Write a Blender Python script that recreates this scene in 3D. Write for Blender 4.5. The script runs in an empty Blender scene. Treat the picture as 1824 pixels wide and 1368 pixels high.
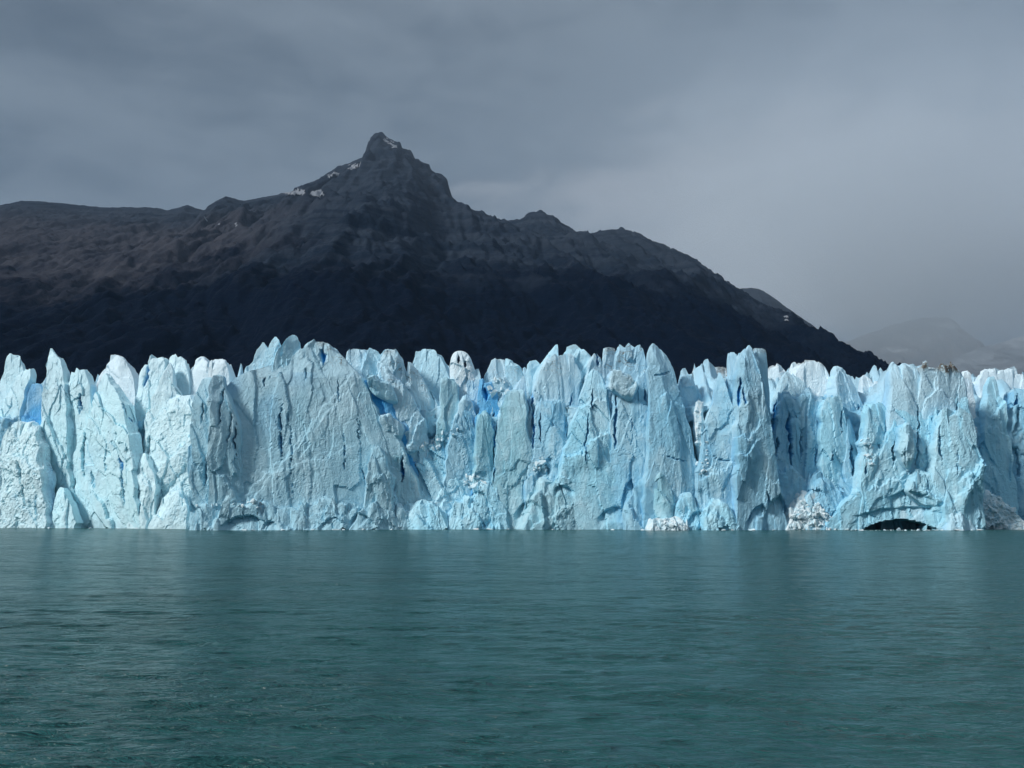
import bpy, bmesh, math, random
import numpy as np
from mathutils import Vector
R = math.radians
scn = bpy.context.scene
col = scn.collection

# ------------------------------------------------------------------ camera
FPX, CX, CY = 1956.0, 912.0, 684.0           # focal length and centre, in pixels of the photograph
CAMZ = 5.8
PITCH = math.atan(226.0 / FPX)
cam_d = bpy.data.cameras.new('camera')
cam_d.sensor_fit = 'HORIZONTAL'; cam_d.sensor_width = 36.0
cam_d.lens = 36.0 * FPX / 1824.0
cam_d.clip_start = 0.5; cam_d.clip_end = 90000
cam = bpy.data.objects.new('camera', cam_d); col.objects.link(cam)
cam.location = (0, 0, CAMZ); cam.rotation_euler = (R(90) + PITCH, 0, 0)
scn.camera = cam

# ------------------------------------------------------------------ sun, sky, exposure
SUN = Vector((-0.70, -0.43, 0.56)).normalized()        # towards the sun
sun_d = bpy.data.lights.new('sun', 'SUN'); sun_d.energy = 2.9; sun_d.angle = R(11); sun_d.color = (1.0, 0.98, 0.95)
sun = bpy.data.objects.new('sun', sun_d); col.objects.link(sun)
sun.rotation_euler = (-SUN).to_track_quat('-Z', 'Y').to_euler()
scn.view_settings.view_transform = 'Standard'; scn.view_settings.look = 'None'
scn.view_settings.exposure = 0.3; scn.view_settings.gamma = 1.0
scn.view_settings.use_curve_mapping = False
cy = scn.cycles
cy.max_bounces = 6; cy.diffuse_bounces = 4; cy.glossy_bounces = 2; cy.transmission_bounces = 2; cy.volume_bounces = 1
cy.use_denoising = True
cy.volume_step_rate = 2.0; cy.volume_max_steps = 64
cy.use_adaptive_sampling = True; cy.adaptive_threshold = 0.02
try:
    cy.denoiser = 'OPENIMAGEDENOISE'
except Exception:
    pass
cy.caustics_reflective = False; cy.caustics_refractive = False


class NT:
    """small node-tree builder"""
    def __init__(self, tree):
        self.t = tree; self.t.nodes.clear()
    def n(self, kind, **kw):
        nd = self.t.nodes.new(kind)
        for k, v in kw.items():
            setattr(nd, k, v)
        return nd
    def l(self, a, b):
        self.t.links.new(a, b)
    def put(self, sock, v):
        if isinstance(v, bpy.types.NodeSocket):
            self.l(v, sock)
        else:
            sock.default_value = v
    def math(self, op, a, b=0.0, clamp=False):
        nd = self.n('ShaderNodeMath', operation=op); nd.use_clamp = clamp
        self.put(nd.inputs[0], a); self.put(nd.inputs[1], b)
        return nd.outputs[0]
    def vmul(self, v, s):
        nd = self.n('ShaderNodeVectorMath', operation='MULTIPLY')
        self.put(nd.inputs[0], v); self.put(nd.inputs[1], s)
        return nd.outputs[0]
    def noise(self, vec, scale, detail=4, rough=0.55, dist=0.0):
        nd = self.n('ShaderNodeTexNoise')
        self.put(nd.inputs['Vector'], vec); nd.inputs['Scale'].default_value = scale
        nd.inputs['Detail'].default_value = detail; nd.inputs['Roughness'].default_value = rough
        nd.inputs['Distortion'].default_value = dist
        return nd.outputs['Fac']
    def ramp(self, v, a, b, smooth=True):
        nd = self.n('ShaderNodeMapRange'); nd.interpolation_type = 'SMOOTHSTEP' if smooth else 'LINEAR'
        self.put(nd.inputs[0], v); nd.inputs[1].default_value = a; nd.inputs[2].default_value = b
        return nd.outputs[0]
    def mix(self, f, a, b, mode='MIX'):
        nd = self.n('ShaderNodeMix', data_type='RGBA', blend_type=mode)
        self.put(nd.inputs[0], f); self.put(nd.inputs[6], a); self.put(nd.inputs[7], b)
        return nd.outputs[2]
    def sep(self, v):
        nd = self.n('ShaderNodeSeparateXYZ'); self.put(nd.inputs[0], v); return nd.outputs
    def comb(self, x, y, z):
        nd = self.n('ShaderNodeCombineXYZ')
        self.put(nd.inputs[0], x); self.put(nd.inputs[1], y); self.put(nd.inputs[2], z)
        return nd.outputs[0]


def pix_dir(px, py):
    dx, dz = (px - CX) / FPX, (CY - py) / FPX
    c, s = math.cos(PITCH), math.sin(PITCH)
    return np.array([dx, c - dz * s, s + dz * c])


def px_to_world(px, py, Y):
    """point at depth Y (metres along +y) that the photograph shows at px, py (arrays allowed)"""
    px = np.asarray(px, float); py = np.asarray(py, float)
    dx, dz = (px - CX) / FPX, (CY - py) / FPX
    c, s = math.cos(PITCH), math.sin(PITCH)
    k = Y / (c - dz * s)
    return dx * k, CAMZ + (s + dz * c) * k


def world_to_px(x, y, z):
    c, s = math.cos(PITCH), math.sin(PITCH)
    f = y * c + (z - CAMZ) * s
    u = -y * s + (z - CAMZ) * c
    return CX + FPX * x / f, CY - FPX * u / f


world = bpy.data.worlds.new('World'); scn.world = world; world.use_nodes = True
w = NT(world.node_tree)
gen = w.n('ShaderNodeTexCoord').outputs['Generated']
gx, gy, gz = w.sep(gen)[0:3]
sky = w.n('ShaderNodeTexSky', sky_type='NISHITA'); sky.sun_disc = False
sky.sun_elevation = math.asin(SUN.z); sky.sun_rotation = math.atan2(SUN.x, SUN.y)
up = w.math('MAXIMUM', gz, 0.0)
den = w.math('ADD', up, 0.16)
plane = w.comb(w.math('DIVIDE', gx, den), w.math('DIVIDE', gy, den), w.math('MULTIPLY', gz, 3.0))
n1 = w.noise(plane, 0.62, 4, 0.45, 0.25)
n2 = w.noise(w.vmul(gen, (0.8, 1.0, 3.2)), 3.6, 5, 0.5, 0.4)
n3 = w.noise(w.vmul(gen, (1.0, 1.0, 2.0)), 13.0, 5, 0.55, 0.6)
cl = w.math('ADD', w.math('ADD', w.math('MULTIPLY', n1, 0.50), w.math('MULTIPLY', n2, 0.36)), w.math('MULTIPLY', n3, 0.14))
clf = w.ramp(cl, 0.42, 0.60)
cloud = w.mix(clf, (0.054, 0.075, 0.100, 1), (0.142, 0.174, 0.208, 1))
# paler bank of mist low in the valley beside the mountain, carried on along the horizon
d0 = pix_dir(1400, 400); d0 /= np.linalg.norm(d0)
dp = w.n('ShaderNodeVectorMath', operation='SUBTRACT'); w.put(dp.inputs[0], gen); dp.inputs[1].default_value = d0
dv = w.vmul(dp.outputs[0], (3.7, 2.2, 7.4))
ln = w.n('ShaderNodeVectorMath', operation='LENGTH'); w.put(ln.inputs[0], dv)
patch = w.ramp(w.math('ADD', ln.outputs['Value'], w.math('ADD', w.math('MULTIPLY', w.math('SUBTRACT', n2, 0.5), 2.2), w.math('MULTIPLY', w.math('SUBTRACT', n3, 0.5), 1.2))), 1.05, 0.25)
cloud = w.mix(w.math('MULTIPLY', patch, 0.85), cloud, (0.27, 0.295, 0.325, 1))
zen = w.ramp(gz, 0.35, 0.95)
cloud = w.mix(zen, cloud, (0.46, 0.52, 0.58, 1))
bg1 = w.n('ShaderNodeBackground'); w.put(bg1.inputs[0], sky.outputs[0]); bg1.inputs[1].default_value = 0.08
bg2 = w.n('ShaderNodeBackground'); w.put(bg2.inputs[0], cloud); bg2.inputs[1].default_value = 1.0
mx = w.n('ShaderNodeMixShader'); mx.inputs[0].default_value = 0.96
w.l(bg1.outputs[0], mx.inputs[1]); w.l(bg2.outputs[0], mx.inputs[2])
wo = w.n('ShaderNodeOutputWorld'); w.l(mx.outputs[0], wo.inputs[0])

# ------------------------------------------------------------------ numpy noise
def _hash(ix, iy, iz, seed):
    h = (ix.astype(np.int64) * 374761393 + iy.astype(np.int64) * 668265263 + iz.astype(np.int64) * 2147483647 + seed * 974634777) & 0xFFFFFFFF
    h = ((h ^ (h >> 13)) * 1274126177) & 0xFFFFFFFF
    h = ((h ^ (h >> 16)) * 2246822519) & 0xFFFFFFFF
    return h ^ (h >> 15)


def perlin(x, y, z, seed=0):
    xi, yi, zi = np.floor(x), np.floor(y), np.floor(z)
    xf, yf, zf = x - xi, y - yi, z - zi
    u, v, t = [f * f * f * (f * (f * 6 - 15) + 10) for f in (xf, yf, zf)]
    out = 0.0
    for dx in (0, 1):
        for dy in (0, 1):
            for dz in (0, 1):
                h = _hash(xi + dx, yi + dy, zi + dz, seed)
                gx = (h & 1023) / 511.5 - 1; gy = ((h >> 10) & 1023) / 511.5 - 1; gz = ((h >> 20) & 1023) / 511.5 - 1
                g = gx * (xf - dx) + gy * (yf - dy) + gz * (zf - dz)
                out = out + g * (u if dx else 1 - u) * (v if dy else 1 - v) * (t if dz else 1 - t)
    return out * 1.1


def fbm(x, y, z, oct=4, seed=0, gain=0.5, lac=2.03):
    a, s = 1.0, 0.0
    for o in range(oct):
        s = s + a * perlin(x, y, z, seed + o * 17)
        x, y, z = x * lac, y * lac, z * lac; a *= gain
    return s


def ridged(x, y, z, oct=4, seed=0, gain=0.5, lac=2.07):
    a, s = 1.0, 0.0
    for o in range(oct):
        s = s + a * (1 - np.abs(perlin(x, y, z, seed + o * 31)) * 2)
        x, y, z = x * lac, y * lac, z * lac; a *= gain
    return s


def facets(u, v, seed, blend=0.18, slope=0.9):
    """broken-ice relief: every jittered cell is a plane of its own tilt, meeting its neighbours in crisp edges"""
    ui, vi = np.floor(u), np.floor(v)
    D, H = [], []
    for a in (-1, 0, 1):
        for b in (-1, 0, 1):
            h = _hash(ui + a, vi + b, ui * 0, seed)
            h2 = _hash(ui + a, vi + b, ui * 0 + 7, seed)
            su = ui + a + (h & 1023) / 1023.0; sv = vi + b + ((h >> 10) & 1023) / 1023.0
            hs = ((h >> 20) & 1023) / 1023.0 - 0.5
            g1 = ((h2 & 1023) / 1023.0 - 0.5) * slope; g2 = (((h2 >> 10) & 1023) / 1023.0 - 0.5) * slope
            du, dv = u - su, v - sv
            D.append(du * du + dv * dv); H.append(hs + g1 * du + g2 * dv)
    D = np.array(D); H = np.array(H)
    D -= D.min(0)
    W = np.exp(-D / (blend * blend + 1e-6) * 4)
    return (W * H).sum(0) / W.sum(0)


def smooth(x, a, b):
    t = np.clip((x - a) / (b - a), 0, 1)
    return t * t * (3 - 2 * t)


# ------------------------------------------------------------------ mesh helpers
def mesh_np(name, verts, quads, mat, smooth_shade=True, attrs=None):
    me = bpy.data.meshes.new(name)
    nv, nq = len(verts), len(quads)
    me.vertices.add(nv); me.vertices.foreach_set('co', np.ascontiguousarray(verts, np.float32).ravel())
    k = quads.shape[1]
    me.loops.add(nq * k); me.loops.foreach_set('vertex_index', np.ascontiguousarray(quads, np.int32).ravel())
    me.polygons.add(nq)
    me.polygons.foreach_set('loop_start', np.arange(0, nq * k, k, dtype=np.int32))
    me.polygons.foreach_set('use_smooth', np.full(nq, smooth_shade))
    me.update(calc_edges=True); me.validate()
    if attrs:
        for an, arr in attrs.items():
            at = me.attributes.new(an, 'FLOAT', 'POINT'); at.data.foreach_set('value', np.ascontiguousarray(arr, np.float32))
    if mat:
        me.materials.append(mat)
    return me


def link(name, me, parent=None, loc=(0, 0, 0)):
    o = bpy.data.objects.new(name, me); col.objects.link(o); o.location = loc
    if parent:
        o.parent = parent
    return o


def tag(o, label=None, cat=None, group=None, kind=None):
    if label: o['label'] = label
    if cat: o['category'] = cat
    if group: o['group'] = group
    if kind: o['kind'] = kind
    return o


def grid_quads(nr, nc, wrap=False):
    r = np.arange(nr - 1)[:, None]; c = np.arange(nc if wrap else nc - 1)[None, :]
    c2 = (c + 1) % nc
    return np.stack([r * nc + c, r * nc + c2, (r + 1) * nc + c2, (r + 1) * nc + c], -1).reshape(-1, 4)


# ------------------------------------------------------------------ materials
def new_mat(name):
    m = bpy.data.materials.new(name); m.use_nodes = True
    return m, NT(m.node_tree)


def finish(t, base, rough=0.6, spec=0.3, bump=None, bstr=0.5, bdist=1.0, **kw):
    b = t.n('ShaderNodeBsdfPrincipled')
    t.put(b.inputs['Base Color'], base); t.put(b.inputs['Roughness'], rough)
    b.inputs['Specular IOR Level'].default_value = spec
    for k, v in kw.items():
        t.put(b.inputs[k.replace('_', ' ')], v)
    if bump is not None:
        bp = t.n('ShaderNodeBump'); bp.inputs['Strength'].default_value = bstr; bp.inputs['Distance'].default_value = bdist
        t.put(bp.inputs['Height'], bump); t.l(bp.outputs[0], b.inputs['Normal'])
    o = t.n('ShaderNodeOutputMaterial'); t.l(b.outputs[0], o.inputs[0])
    return b


def make_ice():
    m, t = new_mat('glacier_ice')
    pos = t.n('ShaderNodeNewGeometry').outputs['Position']
    info = t.n('ShaderNodeObjectInfo')
    x, y, z = t.sep(pos)[0:3]
    big = t.noise(t.vmul(pos, (1, 1, 0.45)), 0.07, 4, 0.6, 0.6)
    mid = t.noise(t.vmul(pos, (1, 1, 0.6)), 0.28, 4, 0.6, 0.4)
    fine = t.noise(pos, 1.3, 3, 0.65)
    base = t.mix(t.math('MULTIPLY', t.ramp(big, 0.40, 0.70), 0.6), info.outputs['Color'], (0.56, 0.79, 0.87, 1))
    base = t.mix(t.math('MULTIPLY', t.ramp(mid, 0.5, 0.72), 0.36), base, (0.60, 0.81, 0.89, 1))
    base = t.mix(t.math('MULTIPLY', t.ramp(mid, 0.46, 0.3), 0.35), base, (0.34, 0.62, 0.76, 1))
    # weathered white crust towards the old glacier surface on top
    wz = t.math('ADD', z, t.math('MULTIPLY', t.math('SUBTRACT', big, 0.5), 46.0))
    crust = t.math('MULTIPLY', t.ramp(wz, 30, 56), 0.72)
    base = t.mix(crust, base, t.mix(0.55, info.outputs['Color'], (0.60, 0.78, 0.87, 1)))
    # dust lying in thin wavy bands and smears
    d1 = t.noise(t.vmul(pos, (1, 1, 1.5)), 0.16, 4, 0.62, 1.1)
    band = t.ramp(t.math('ABSOLUTE', t.math('SUBTRACT', d1, 0.5)), 0.022, 0.0)
    d2 = t.noise(pos, 0.09, 3, 0.5)
    smear = t.ramp(t.noise(t.vmul(pos, (1.6, 1, 0.5)), 0.35, 3, 0.7), 0.54, 0.78)
    dm = t.math('MULTIPLY', t.math('MULTIPLY', info.outputs['Alpha'], t.ramp(wz, 40, 60)), t.ramp(d2, 0.46, 0.6))
    dmask = t.math('MULTIPLY', dm, t.math('ADD', t.math('MULTIPLY', band, 1.0), t.math('MULTIPLY', smear, 0.75)), clamp=True)
    base = t.mix(dmask, base, (0.16, 0.135, 0.115, 1))
    # old dust on the caps (vertex attribute), clear dense blue ice in fresh cracks (vertex attribute)
    at2 = t.n('ShaderNodeAttribute', attribute_name='dust').outputs['Fac']
    base = t.mix(t.math('MULTIPLY', at2, t.ramp(fine, 0.28, 0.50), clamp=True), base, (0.13, 0.115, 0.10, 1))
    at = t.n('ShaderNodeAttribute', attribute_name='clear').outputs['Fac']
    base = t.mix(at, base, (0.03, 0.40, 0.80, 1))
    hair = t.math('ABSOLUTE', t.math('SUBTRACT', t.noise(t.vmul(pos, (1, 1, 0.38)), 0.42, 4, 0.62, 0.9), 0.5))
    hairf = t.math('MULTIPLY', t.ramp(hair, 0.016, 0.0), t.ramp(t.noise(pos, 0.13, 3, 0.5), 0.46, 0.60))
    base = t.mix(t.math('MULTIPLY', hairf, 0.22), base, (0.22, 0.46, 0.62, 1))
    grit = t.noise(pos, 2.6, 4, 0.75)
    bump = t.math('ADD', t.math('SUBTRACT', t.math('MULTIPLY', grit, 0.34), t.math('MULTIPLY', hairf, 0.28)), t.math('MULTIPLY', mid, 1.1))
    bump = t.math('ADD', bump, t.math('MULTIPLY', fine, 0.6))
    finish(t, base, 0.55, 0.25, bump, 0.6, 1.0)
    return m


def make_rubble_mat():
    m, t = new_mat('crushed_ice')
    pos = t.n('ShaderNodeNewGeometry').outputs['Position']
    mid = t.noise(pos, 0.7, 5, 0.65)
    base = t.mix(t.ramp(mid, 0.35, 0.65), (0.54, 0.76, 0.85, 1), (0.76, 0.85, 0.88, 1))
    finish(t, base, 0.7, 0.2, t.noise(pos, 2.2, 5, 0.7), 0.6, 0.5)
    return m


def make_mountain_mat(name='mountain_rock', forest=True):  # rock, scree and forest colours darkened to stand in for cloud shade
    m, t = new_mat(name)
    geo = t.n('ShaderNodeNewGeometry'); pos = geo.outputs['Position']
    x, y, z = t.sep(pos)[0:3]
    nz = t.sep(geo.outputs['Normal'])[2]
    nb = t.noise(pos, 0.0016, 6, 0.6, 0.4)
    nm = t.noise(t.vmul(pos, (1, 0.6, 0.7)), 0.011, 6, 0.65, 0.5)
    nf = t.noise(pos, 0.06, 4, 0.65)
    strata = t.noise(t.vmul(pos, (0.10, 0.10, 1.6)), 0.022, 5, 0.7)
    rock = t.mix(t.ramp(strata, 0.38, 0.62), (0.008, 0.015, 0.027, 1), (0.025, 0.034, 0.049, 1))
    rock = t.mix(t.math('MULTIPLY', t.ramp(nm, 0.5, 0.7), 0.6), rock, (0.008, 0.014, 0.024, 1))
    scree = t.mix(t.ramp(nm, 0.35, 0.65), (0.036, 0.038, 0.049, 1), (0.046, 0.047, 0.057, 1))
    scree = t.mix(t.math('MULTIPLY', t.ramp(nf, 0.5, 0.7), 0.5), scree, (0.034, 0.035, 0.043, 1))
    # scree and dry turf on the gentle western shoulders
    zz = t.math('ADD', z, t.math('MULTIPLY', t.math('SUBTRACT', nb, 0.5), 300.0))
    west = t.ramp(t.math('ADD', x, t.math('MULTIPLY', t.math('SUBTRACT', nb, 0.5), 900.0)), -420, -900)
    high = t.ramp(zz, 1010, 820)
    scf = t.math('MULTIPLY', t.math('MULTIPLY', west, high), t.ramp(nm, 0.20, 0.46))
    base = t.mix(scf, rock, scree)
    if forest:
        line = t.math('ADD', t.math('ADD', z, t.math('MULTIPLY', t.math('SUBTRACT', nb, 0.5), 760.0)), t.math('MULTIPLY', t.math('SUBTRACT', nm, 0.5), 420.0))
        ff = t.ramp(line, 700, 430)
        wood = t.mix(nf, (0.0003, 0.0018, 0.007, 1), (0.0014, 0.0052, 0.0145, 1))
        base = t.mix(ff, base, wood)
    bump = t.math('ADD', t.math('MULTIPLY', nm, 7.0), t.math('ADD', t.math('MULTIPLY', nf, 6.0), t.math('MULTIPLY', strata, 8.0)))
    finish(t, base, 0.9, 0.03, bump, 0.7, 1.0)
    return m


def make_snow():
    m, t = new_mat('old_snow')
    pos = t.n('ShaderNodeNewGeometry').outputs['Position']
    n = t.noise(pos, 0.05, 4, 0.6)
    finish(t, t.mix(n, (0.14, 0.16, 0.19, 1), (0.27, 0.29, 0.32, 1)), 0.7, 0.2)
    return m


def make_far_mat():
    m, t = new_mat('far_rock')
    pos = t.n('ShaderNodeNewGeometry').outputs['Position']
    n = t.noise(pos, 0.0022, 6, 0.65, 0.6)
    base = t.mix(t.ramp(n, 0.44, 0.6), (0.045, 0.050, 0.058, 1), (0.09, 0.09, 0.095, 1))
    base = t.mix(t.ramp(t.noise(t.vmul(pos, (1, 1, 1.5)), 0.0012, 5, 0.6), 0.60, 0.66), base, (0.20, 0.22, 0.24, 1))
    finish(t, base, 0.9, 0.05, t.math('MULTIPLY', n, 120.0), 0.6, 1.0)
    return m


def make_water():
    m, t = new_mat('glacial_lake_water')
    pos = t.n('ShaderNodeNewGeometry').outputs['Position']
    rot = t.n('ShaderNodeVectorRotate', rotation_type='Z_AXIS'); t.put(rot.inputs['Vector'], pos); rot.inputs['Angle'].default_value = 0.22
    p = rot.outputs[0]
    px_ = t.sep(pos)[0]
    a = t.noise(t.vmul(p, (0.6, 1, 1)), 0.8, 3, 0.6, 0.6)
    b = t.noise(t.vmul(p, (0.5, 1, 1)), 1.4, 4, 0.62, 0.8)
    b = t.math('SUBTRACT', 1.0, t.math('MULTIPLY', t.math('ABSOLUTE', t.math('SUBTRACT', b, 0.5)), 2.0))
    c = t.noise(t.vmul(p, (0.6, 1, 1)), 4.5, 3, 0.6, 0.3)
    gust = t.ramp(t.noise(t.vmul(p, (0.35, 1, 1)), 0.06, 4, 0.62, 0.8), 0.46, 0.64)
    gust = t.math('MULTIPLY', gust, t.ramp(px_, 22, -14))
    h = t.math('ADD', t.math('MULTIPLY', a, 0.62), t.math('MULTIPLY', b, t.math('ADD', 0.26, t.math('MULTIPLY', gust, 0.40))))
    h = t.math('ADD', h, t.math('MULTIPLY', c, t.math('ADD', 0.05, t.math('MULTIPLY', gust, 0.04))))
    milk = t.mix(t.noise(pos, 0.02, 3, 0.5), (0.010, 0.067, 0.068, 1), (0.015, 0.084, 0.085, 1))
    finish(t, milk, 0.17, 0.21, h, 1.0, 1.0, IOR=1.333)
    return m


def make_far_ice():
    m, t = new_mat('far_icefield')
    pos = t.n('ShaderNodeNewGeometry').outputs['Position']
    n = t.noise(t.vmul(pos, (1, 0.5, 1)), 0.006, 6, 0.7, 0.8)
    finish(t, t.mix(t.ramp(n, 0.36, 0.62), (0.10, 0.115, 0.13, 1), (0.30, 0.33, 0.36, 1)), 0.9, 0.05, t.math('MULTIPLY', n, 80.0), 0.7, 1.0)
    return m


FARICE = make_far_ice()
ICE = make_ice(); RUB = make_rubble_mat(); ROCK = make_mountain_mat(); SNOW = make_snow(); FAR = make_far_mat(); WATER = make_water()

# ------------------------------------------------------------------ water
def build_water():
    ys = [-400.0, -150, -60, -20, 0]
    y = 14.0
    while y < 460:
        ys.append(y); y += max(0.2, y * 0.0050)
    ys += [700, 1500, 5000, 30000]
    ys = np.array(ys)
    us = np.linspace(-1, 1, 250)
    X = np.zeros((len(ys), len(us))); 
    half = np.clip(np.abs(ys) * 0.75 + 26, 60, 40000)
    X = us[None, :] * half[:, None]; Y = np.repeat(ys[:, None], len(us), 1)
    c, s = math.cos(0.22), math.sin(0.22)
    a, b = X * c - Y * s, X * s + Y * c
    near = smooth(Y, 620, 330) * (Y > 10)
    gust = 0.6 + 0.7 * np.clip(perlin(a * 0.018, b * 0.03, a * 0 + 4.2, 3) + 0.5, 0, 1)
    wx, wy = a + 1.5 * perlin(a * 0.12, b * 0.12, a * 0, 8), b + 1.5 * perlin(a * 0.12, b * 0.12, a * 0 + 9, 8)
    Z = 0.11 * perlin(wx * 0.10, wy * 0.26, a * 0, 1) + 0.08 * gust * (1 - 2 * np.abs(perlin(wx * 0.26, wy * 0.62, a * 0, 2)))
    fade = smooth(Y, 160, 40)
    Z += fade * 0.05 * gust * (1 - 2 * np.abs(perlin(wx * 0.7, wy * 1.5, a * 0, 5)))
    Z = Z * near
    me = mesh_np('lake', np.stack([X, Y, Z], -1).reshape(-1, 3), grid_quads(len(ys), len(us)), WATER)
    tag(link('lake', me), 'teal milky glacial lake with wind ripples', None, None, 'structure')


build_water()

# ------------------------------------------------------------------ mountains
def interp(pts, x):
    p = np.array(pts, float)
    return np.interp(x, p[:, 0], p[:, 1])


SKYLINE = [(-900, 470), (-500, 420), (-200, 385), (0, 367), (45, 358), (100, 361), (150, 366), (190, 370), (270, 369), (300, 375), (335, 366), (345, 370), (368, 375),
           (376, 364), (403, 350), (425, 355), (440, 358), (470, 351), (500, 346), (528, 338), (532, 331), (560, 325), (598, 302), (602, 298), (620, 294), (646, 283), (653, 278), (654, 264), (657, 258), (660, 246), (664, 241), (670, 237), (676, 235), (682, 239), (690, 248), (697, 250), (711, 254), (714, 258), (714.5, 266), (722, 269), (734, 273), (738, 281),
           (746, 284), (750, 290), (764, 295), (768, 305), (780, 310), (796, 320), (799, 332), (804, 349), (812, 357), (828, 368),
           (850, 376), (870, 385), (905, 397), (925, 391), (940, 383), (965, 377), (985, 382), (1000, 398), (1030, 416), (1055, 416), (1085, 411), (1106, 407), (1118, 414), (1140, 419),
           (1155, 428), (1180, 438), (1220, 458), (1240, 474), (1271, 497), (1300, 515), (1340, 536), (1400, 571), (1450, 601), (1500, 630), (1540, 652), (1585, 674), (1680, 715), (1900, 760), (2400, 800)]


def build_mountain():
    YR, YF = 3600.0, 1150.0
    xs = np.linspace(-2700, 2150, 940)
    sf = np.concatenate([np.linspace(-0.35, 0, 26)[:-1], (np.linspace(0, 1, 290) ** 1.25)])
    X = np.repeat(xs[None, :], len(sf), 0); S = np.repeat(sf[:, None], len(xs), 1)
    yr = YR + 130 * perlin(X * 0.0011, X * 0 + 0.3, X * 0, 5)
    Y = yr - S * (yr - YF)
    Xr = X * (YR / np.maximum(Y, 800)) ** 0.55
    wobble = 60 * fbm(X * 0.003, Y * 0.003, X * 0, 3, 91) * smooth(S, 0.02, 0.3)
    Xr = Xr + wobble
    px = CX + FPX * Xr * math.cos(PITCH) / YR
    # exact height of the ridge seen at (px, skyline)
    for it in range(3):
        py = interp(SKYLINE, px)
        _, hz = px_to_world(px, py, yr)
        xx, _ = px_to_world(px, py, yr)
        px = px + (Xr - xx) * FPX / yr * 0.9
    Sp = np.clip(S, 0, 1)
    prof = np.where(S >= 0, (1 - Sp) ** 1.12, 1 + S * 1.6)
    # softening of the jagged crest lower down: blend to a smoothed skyline
    ker = np.ones(61) / 61
    hs = np.apply_along_axis(lambda r: np.convolve(np.pad(r, 30, mode='edge'), ker, mode='valid'), 1, hz)
    hb = hz + (hs - hz) * smooth(S, 0.02, 0.22)
    Z = hb * prof
    env = smooth(S, 0.0, 0.25) * (1 - 0.75 * smooth(S, 0.6, 1.0))
    gx = X + 130 * fbm(X * 0.002, Y * 0.002, X * 0, 3, 12)
    rel = ridged(gx * 0.0032, Y * 0.0012, Z * 0.0008, 5, 44, 0.5) - 1.15
    west = smooth(X, -700, -1200); Z = Z + env * (62 - 34 * west) * rel
    fan = (X + 430 + 60 * fbm(X * 0.004, Y * 0.004, X * 0, 3, 13)) / (yr - Y + 700)
    gul = ridged(fan * 9 + 0.2 * S, S * 1.2, X * 0, 5, 77, 0.55) - 1.1
    Z = Z + smooth(S, 0.0, 0.12) * (34 - 18 * west) * gul
    # ledges of the layered cliffs
    led = np.sin((Z + 40 * fbm(X * 0.004, Y * 0.004, X * 0, 3, 33)) * 2 * math.pi / 62.0)
    crag = ridged(fan * 36, S * 5.0, X * 0, 4, 55, 0.6) - 1.2
    Z = Z + 9 * crag * smooth(S, 0.0, 0.06) * (1 - 0.7 * west)
    Z = Z + led * 3.0 * smooth(Z, 520, 800) * smooth(S, 0.0, 0.05)
    Z = Z + 8 * fbm(X * 0.035, Y * 0.03, X * 0, 4, 9, 0.6) * (0.35 + smooth(S, 0, 0.08))
    jag = (ridged(X * 0.013, Y * 0.004, X * 0, 5, 66, 0.62) - 1.35) * (0.25 + 0.75 * smooth(X, -900, -300))
    Z = Z + 11 * jag * smooth(S, 0.14, 0.0)
    Z = np.maximum(Z, -30)
    V = np.stack([X, Y, Z], -1)
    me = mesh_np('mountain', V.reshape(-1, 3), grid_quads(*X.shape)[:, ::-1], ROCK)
    mo = tag(link('mountain', me), 'dark pyramid-shaped mountain behind the glacier', None, None, 'structure')
    return mo, V


MOUNTAIN, MV = build_mountain()


def in_poly(px, py, poly):
    inside = np.zeros(px.shape, bool); n = len(poly)
    for i in range(n):
        x1, y1 = poly[i]; x2, y2 = poly[(i + 1) % n]
        if y1 == y2:
            continue
        c = ((y1 > py) != (y2 > py)) & (px < (x2 - x1) * (py - y1) / (y2 - y1) + x1)
        inside ^= c
    return inside


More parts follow.
